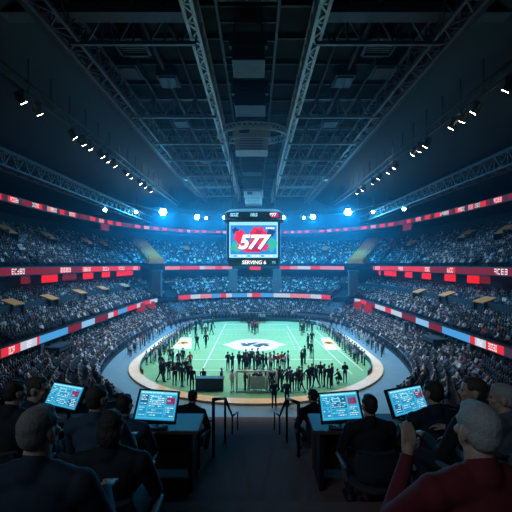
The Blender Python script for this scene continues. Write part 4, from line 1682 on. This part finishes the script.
def operator(ix, iy, Y, floor_z, label, jacket, hair, skin, yaw=0.0, head_yaw=0.0, head_pitch=0.0, lean=0.0, long_hair=False, raised=False, head_scale=.92, bald=0.0):
    X = (ix - 256) / 370 * Y
    hz_ = EYE - (iy - 264) / 370 * Y
    s = (hz_ - floor_z) / 1.172
    t = empty('person', (X, Y, floor_z), label, 'person', None, yaw)
    t.scale = (s, s, s)
    # torso, arms and legs of a seated figure that faces +Y
    core, cloth_p = [], []
    Rl = Matrix.Rotation(-lean, 4, 'X')
    piv = Matrix.Translation((0, 0, .5)) @ Rl @ Matrix.Translation((0, 0, -.5))
    torso = [cap((0, -.02, .58), (0, -.02, .76), .142, .145, 1), ell((0, -.01, .84), (.185, .118, .15), 1), cap((-.135, -.012, .945), (.135, -.012, .945), .072, .072, 1), cap((-.09, -.01, .985), (.09, -.01, .985), .05, .05, 1),
             ell((-.2, -.005, .925), (.07, .07, .075), 1), ell((.2, -.005, .925), (.07, .07, .075), 1)]
    neck = [cap((0, -.015, .97), (0, .008, 1.075), .06, .056, 0)]
    legs = []
    for sx in (-1, 1):
        legs += [cap((sx * .095, .0, .52), (sx * .12, .40, .50), .088, .064, 2), cap((sx * .12, .40, .50), (sx * .12, .30, .12), .058, .044, 2), cap((sx * .12, .26, .05), (sx * .13, .42, .04), .045, .036, 3)]
    legs.append(ell((0, -.02, .52), (.175, .14, .12), 2))
    arms, hands = [], []
    for sx in (-1, 1):
        sh = V3(sx * .205, 0, .925)
        if raised and sx < 0:
            e, w_ = V3(-.26, .24, .66), V3(-.115, .35, .875)
            hd, up = V3(.12, .1, .9), V3(0, -1, .1)
        else:
            e, w_ = V3(sx * .265, .10, .68), V3(sx * .15, .33, .70)
            hd, up = V3(-sx * .15, 1, -.05), V3(0, 0, 1)
        arms += [cap(sh, e, .064, .05, 1), cap(e, w_, .05, .034, 1)]
        hands += hand(w_ + (w_ - e).normalized() * .01, hd, up, -sx if not raised or sx > 0 else 1, .45)
    hc = V3(0, .012, 1.158)
    head = [ell(hc + V3(0, -.004, .03), (.077, .098, .095), 0), ell(hc + V3(0, .035, -.05), (.058, .062, .062), 0), ell(hc + V3(0, .072, -.085), (.026, .024, .022), 0),
            cap(hc + V3(0, .094, .012), hc + V3(0, .113, -.022), .009, .0125, 0), ell(hc + V3(.011, .104, -.026), (.009, .009, .007), 0), ell(hc + V3(-.011, .104, -.026), (.009, .009, .007), 0),
            cap(hc + V3(-.04, .083, .03), hc + V3(.04, .083, .03), .011, .011, 0), cap(hc + V3(-.02, .096, -.052), hc + V3(.02, .096, -.052), .0065, .0065, 4), cap(hc + V3(-.017, .094, -.061), hc + V3(.017, .094, -.061), .007, .007, 4),
            ell(hc + V3(.046, .066, -.02), (.022, .022, .02), 0), ell(hc + V3(-.046, .066, -.02), (.022, .022, .02), 0)]
    for sx in (-1, 1):
        head += [ell(hc + V3(sx * .079, -.012, -.008), (.011, .021, .033), 0), ell(hc + V3(sx * .080, -.016, .004), (.008, .022, .022), 0), ell(hc + V3(sx * .031, .085, .010), (.012, .009, .0085), 5)]
    hairp = [ell(hc + V3(0, -.016, .046), (.0795, .0965, .083), 0), ell(hc + V3(0, -.036, .008), (.0745, .071, .082), 0), ell(hc + V3(0, .03, .088), (.058, .052, .036), 0)]
    for sx in (-1, 1):
        hairp.append(ell(hc + V3(sx * .066, .02, .045), (.014, .028, .03), 0))
    if long_hair:
        hairp += [ell(hc + V3(0, -.05, -.03), (.092, .075, .11), 0), ell(hc + V3(0, -.01, .055), (.092, .1, .092), 0)]
    hp = V3(0, .0, 1.06)
    HR = Matrix.Rotation(head_yaw, 4, 'Z') @ Matrix.Rotation(head_pitch, 4, 'X')
    HM = piv @ Matrix.Translation(hp) @ HR @ Matrix.Scale(head_scale, 4) @ Matrix.Translation(-hp)
    HR3 = (Rl @ HR).to_3x3()
    head = xf(head, HM, HR3, head_scale)
    hairp = xf(hairp, HM, HR3, head_scale)
    torso, neck, arms = xf(torso, piv, Rl.to_3x3()), xf(neck, piv, Rl.to_3x3()), xf(arms, piv, Rl.to_3x3())
    hands = xf(hands, piv, Rl.to_3x3())
    # the body sits slightly inside the clothes, so cloth shows wherever it is dressed
    slim = [('c', p[1], p[2], p[3] - .012, p[4] - .012, 0) if p[0] == 'c' else ('e', p[1], p[2] - V3(.012, .012, .012), 0, p[4]) for p in torso + arms + legs]
    lips = mat('lips', (.34, .14, .12), .5)
    eye = mat('eye_dark', (.08, .06, .05), .3)
    obj('body', skin_over('body', slim + neck + hands + head, .0075, [skin, skin, skin, skin, lips, eye], 2), t)
    collar = [cap(piv @ V3(0, -.02, .985), piv @ V3(0, -.014, 1.022), .072, .066, 1)]
    obj('jacket', skin_over('jacket', torso + arms + collar, .011, [jacket, jacket], 3), t)
    obj('trousers', skin_over('trousers', [p for p in legs], .013, [black_c, black_c, black_c, shoe_m], 2), t)
    hm_ = skin_over('hair', hairp, .006, [hair], 8)
    ho = obj('hair', hm_, t)
    tx = bpy.data.textures.get('hair_clumps') or bpy.data.textures.new('hair_clumps', 'CLOUDS')
    tx.noise_scale = .02
    dm = ho.modifiers.new('clumps', 'DISPLACE')
    dm.texture = tx
    dm.strength = .004 if not long_hair else .014
    dm.mid_level = .55
    return t, X, s


skin_s = mat('operator_skin', (.46, .27, .20), .5, noise=.06, scale=20, bump=.05)
hair_grizzled = mat('hair_grey_brown', (.17, .145, .12), .8, scale=140, noise=.5, bump=.4)
hair_silver = mat('hair_silver', (.33, .31, .28), .8, scale=140, noise=.45, bump=.4)
hair_dark = mat('hair_dark', (.03, .022, .018), .7, scale=140, noise=.5, bump=.4)
hair_brown = mat('hair_brown', (.055, .035, .025), .7, scale=140, noise=.5, bump=.4)
jk_navy = mat('jacket_navy', (.011, .018, .032), .85, scale=30, bump=.15)
jk_black = mat('jacket_black', (.008, .01, .013), .85, scale=30, bump=.15)
jk_blue = mat('jacket_slate_blue', (.028, .05, .08), .85, scale=30, bump=.15)
jk_red = mat('jacket_dark_red', (.12, .009, .011), .85, scale=30, bump=.15)
jk_grey = mat('jacket_grey_print', (.085, .09, .10), .85, scale=18, noise=.8)

OPS = [
    (37, 427, 1.61, 8.12, 'large person with cropped grey brown hair in dark navy seated at lower left', jk_navy, hair_grizzled, -.05, -.1, 0, 0, {'head_scale': .9}),
    (480, 427, 1.53, 8.12, 'large grey haired person in dark red jacket at lower right, one hand raised', jk_red, hair_silver, .12, -.05, 0, 0, {'raised': True, 'head_scale': .93}),
    (10, 391, 3.05, 7.75, 'person in black at the left edge looking at the tilted left monitor', jk_black, hair_dark, -.1, -.3, -.05, .05, {'head_scale': .84}),
    (30, 388, 3.75, 7.4, 'dark haired person in profile directly left of the far left monitor', jk_navy, hair_brown, -.7, -.55, -.1, .05, {'head_scale': .93}),
    (96, 397, 3.0, 7.75, 'brown haired person in slate blue seen from behind, right of the far left monitor', jk_blue, hair_brown, -.1, -.25, 0, 0, {}),
    (111, 424, 2.45, 7.75, 'person with long black hair sitting between the two left monitors', jk_black, hair_dark, 0, 0, .05, 0, {'long_hair': True, 'head_scale': .84}),
    (124, 404, 3.75, 7.4, 'dark haired person seated directly left of the inner left monitor', jk_blue, hair_dark, -.1, -.1, 0, 0, {}),
    (190, 397, 6.0, 6.68, 'person in dark jacket beyond the inner left monitor by the aisle rail', jk_black, hair_dark, -.35, 0, 0, .12, {}),
    (315, 396, 6.0, 6.68, 'person in dark jacket beyond the inner right monitor by the aisle rail', jk_black, hair_dark, .3, .15, 0, .1, {}),
    (370, 404, 3.75, 7.4, 'dark haired person seen from behind, directly right of the inner right monitor', jk_black, hair_dark, .05, .05, 0, 0, {}),
    (434, 391, 3.75, 7.4, 'dark haired person in navy seen from behind, right of the far right monitor', jk_navy, hair_dark, .15, .2, 0, 0, {}),
    (475, 389, 3.05, 7.75, 'brown haired person in black in profile behind the large grey haired person', jk_black, hair_brown, .5, .6, 0, 0, {}),
    (505, 396, 2.95, 7.75, 'grey haired person in printed grey top at the right edge', jk_grey, hair_silver, .45, .5, -.05, 0, {}),
]
chair0 = make_chair()
for k, (ix, iy, Y, fz, lab, jk, hr, yaw, hy, hpch, lean, kw) in enumerate(OPS):
    t, X, s = operator(ix, iy, Y, fz, lab, jk, hr, skin_s, yaw, hy, hpch, lean, **kw)
    c = chair0 if k == 0 else copy_tree(chair0)
    c.location = (X, Y, fz)
    c.rotation_euler = (0, 0, yaw)
    c['label'] = 'dark office chair under the ' + lab.replace('large person', 'big person')[:0] + ' '.join(lab.split()[:11])
    c['category'] = 'chair'
    c['group'] = 'operator chairs'
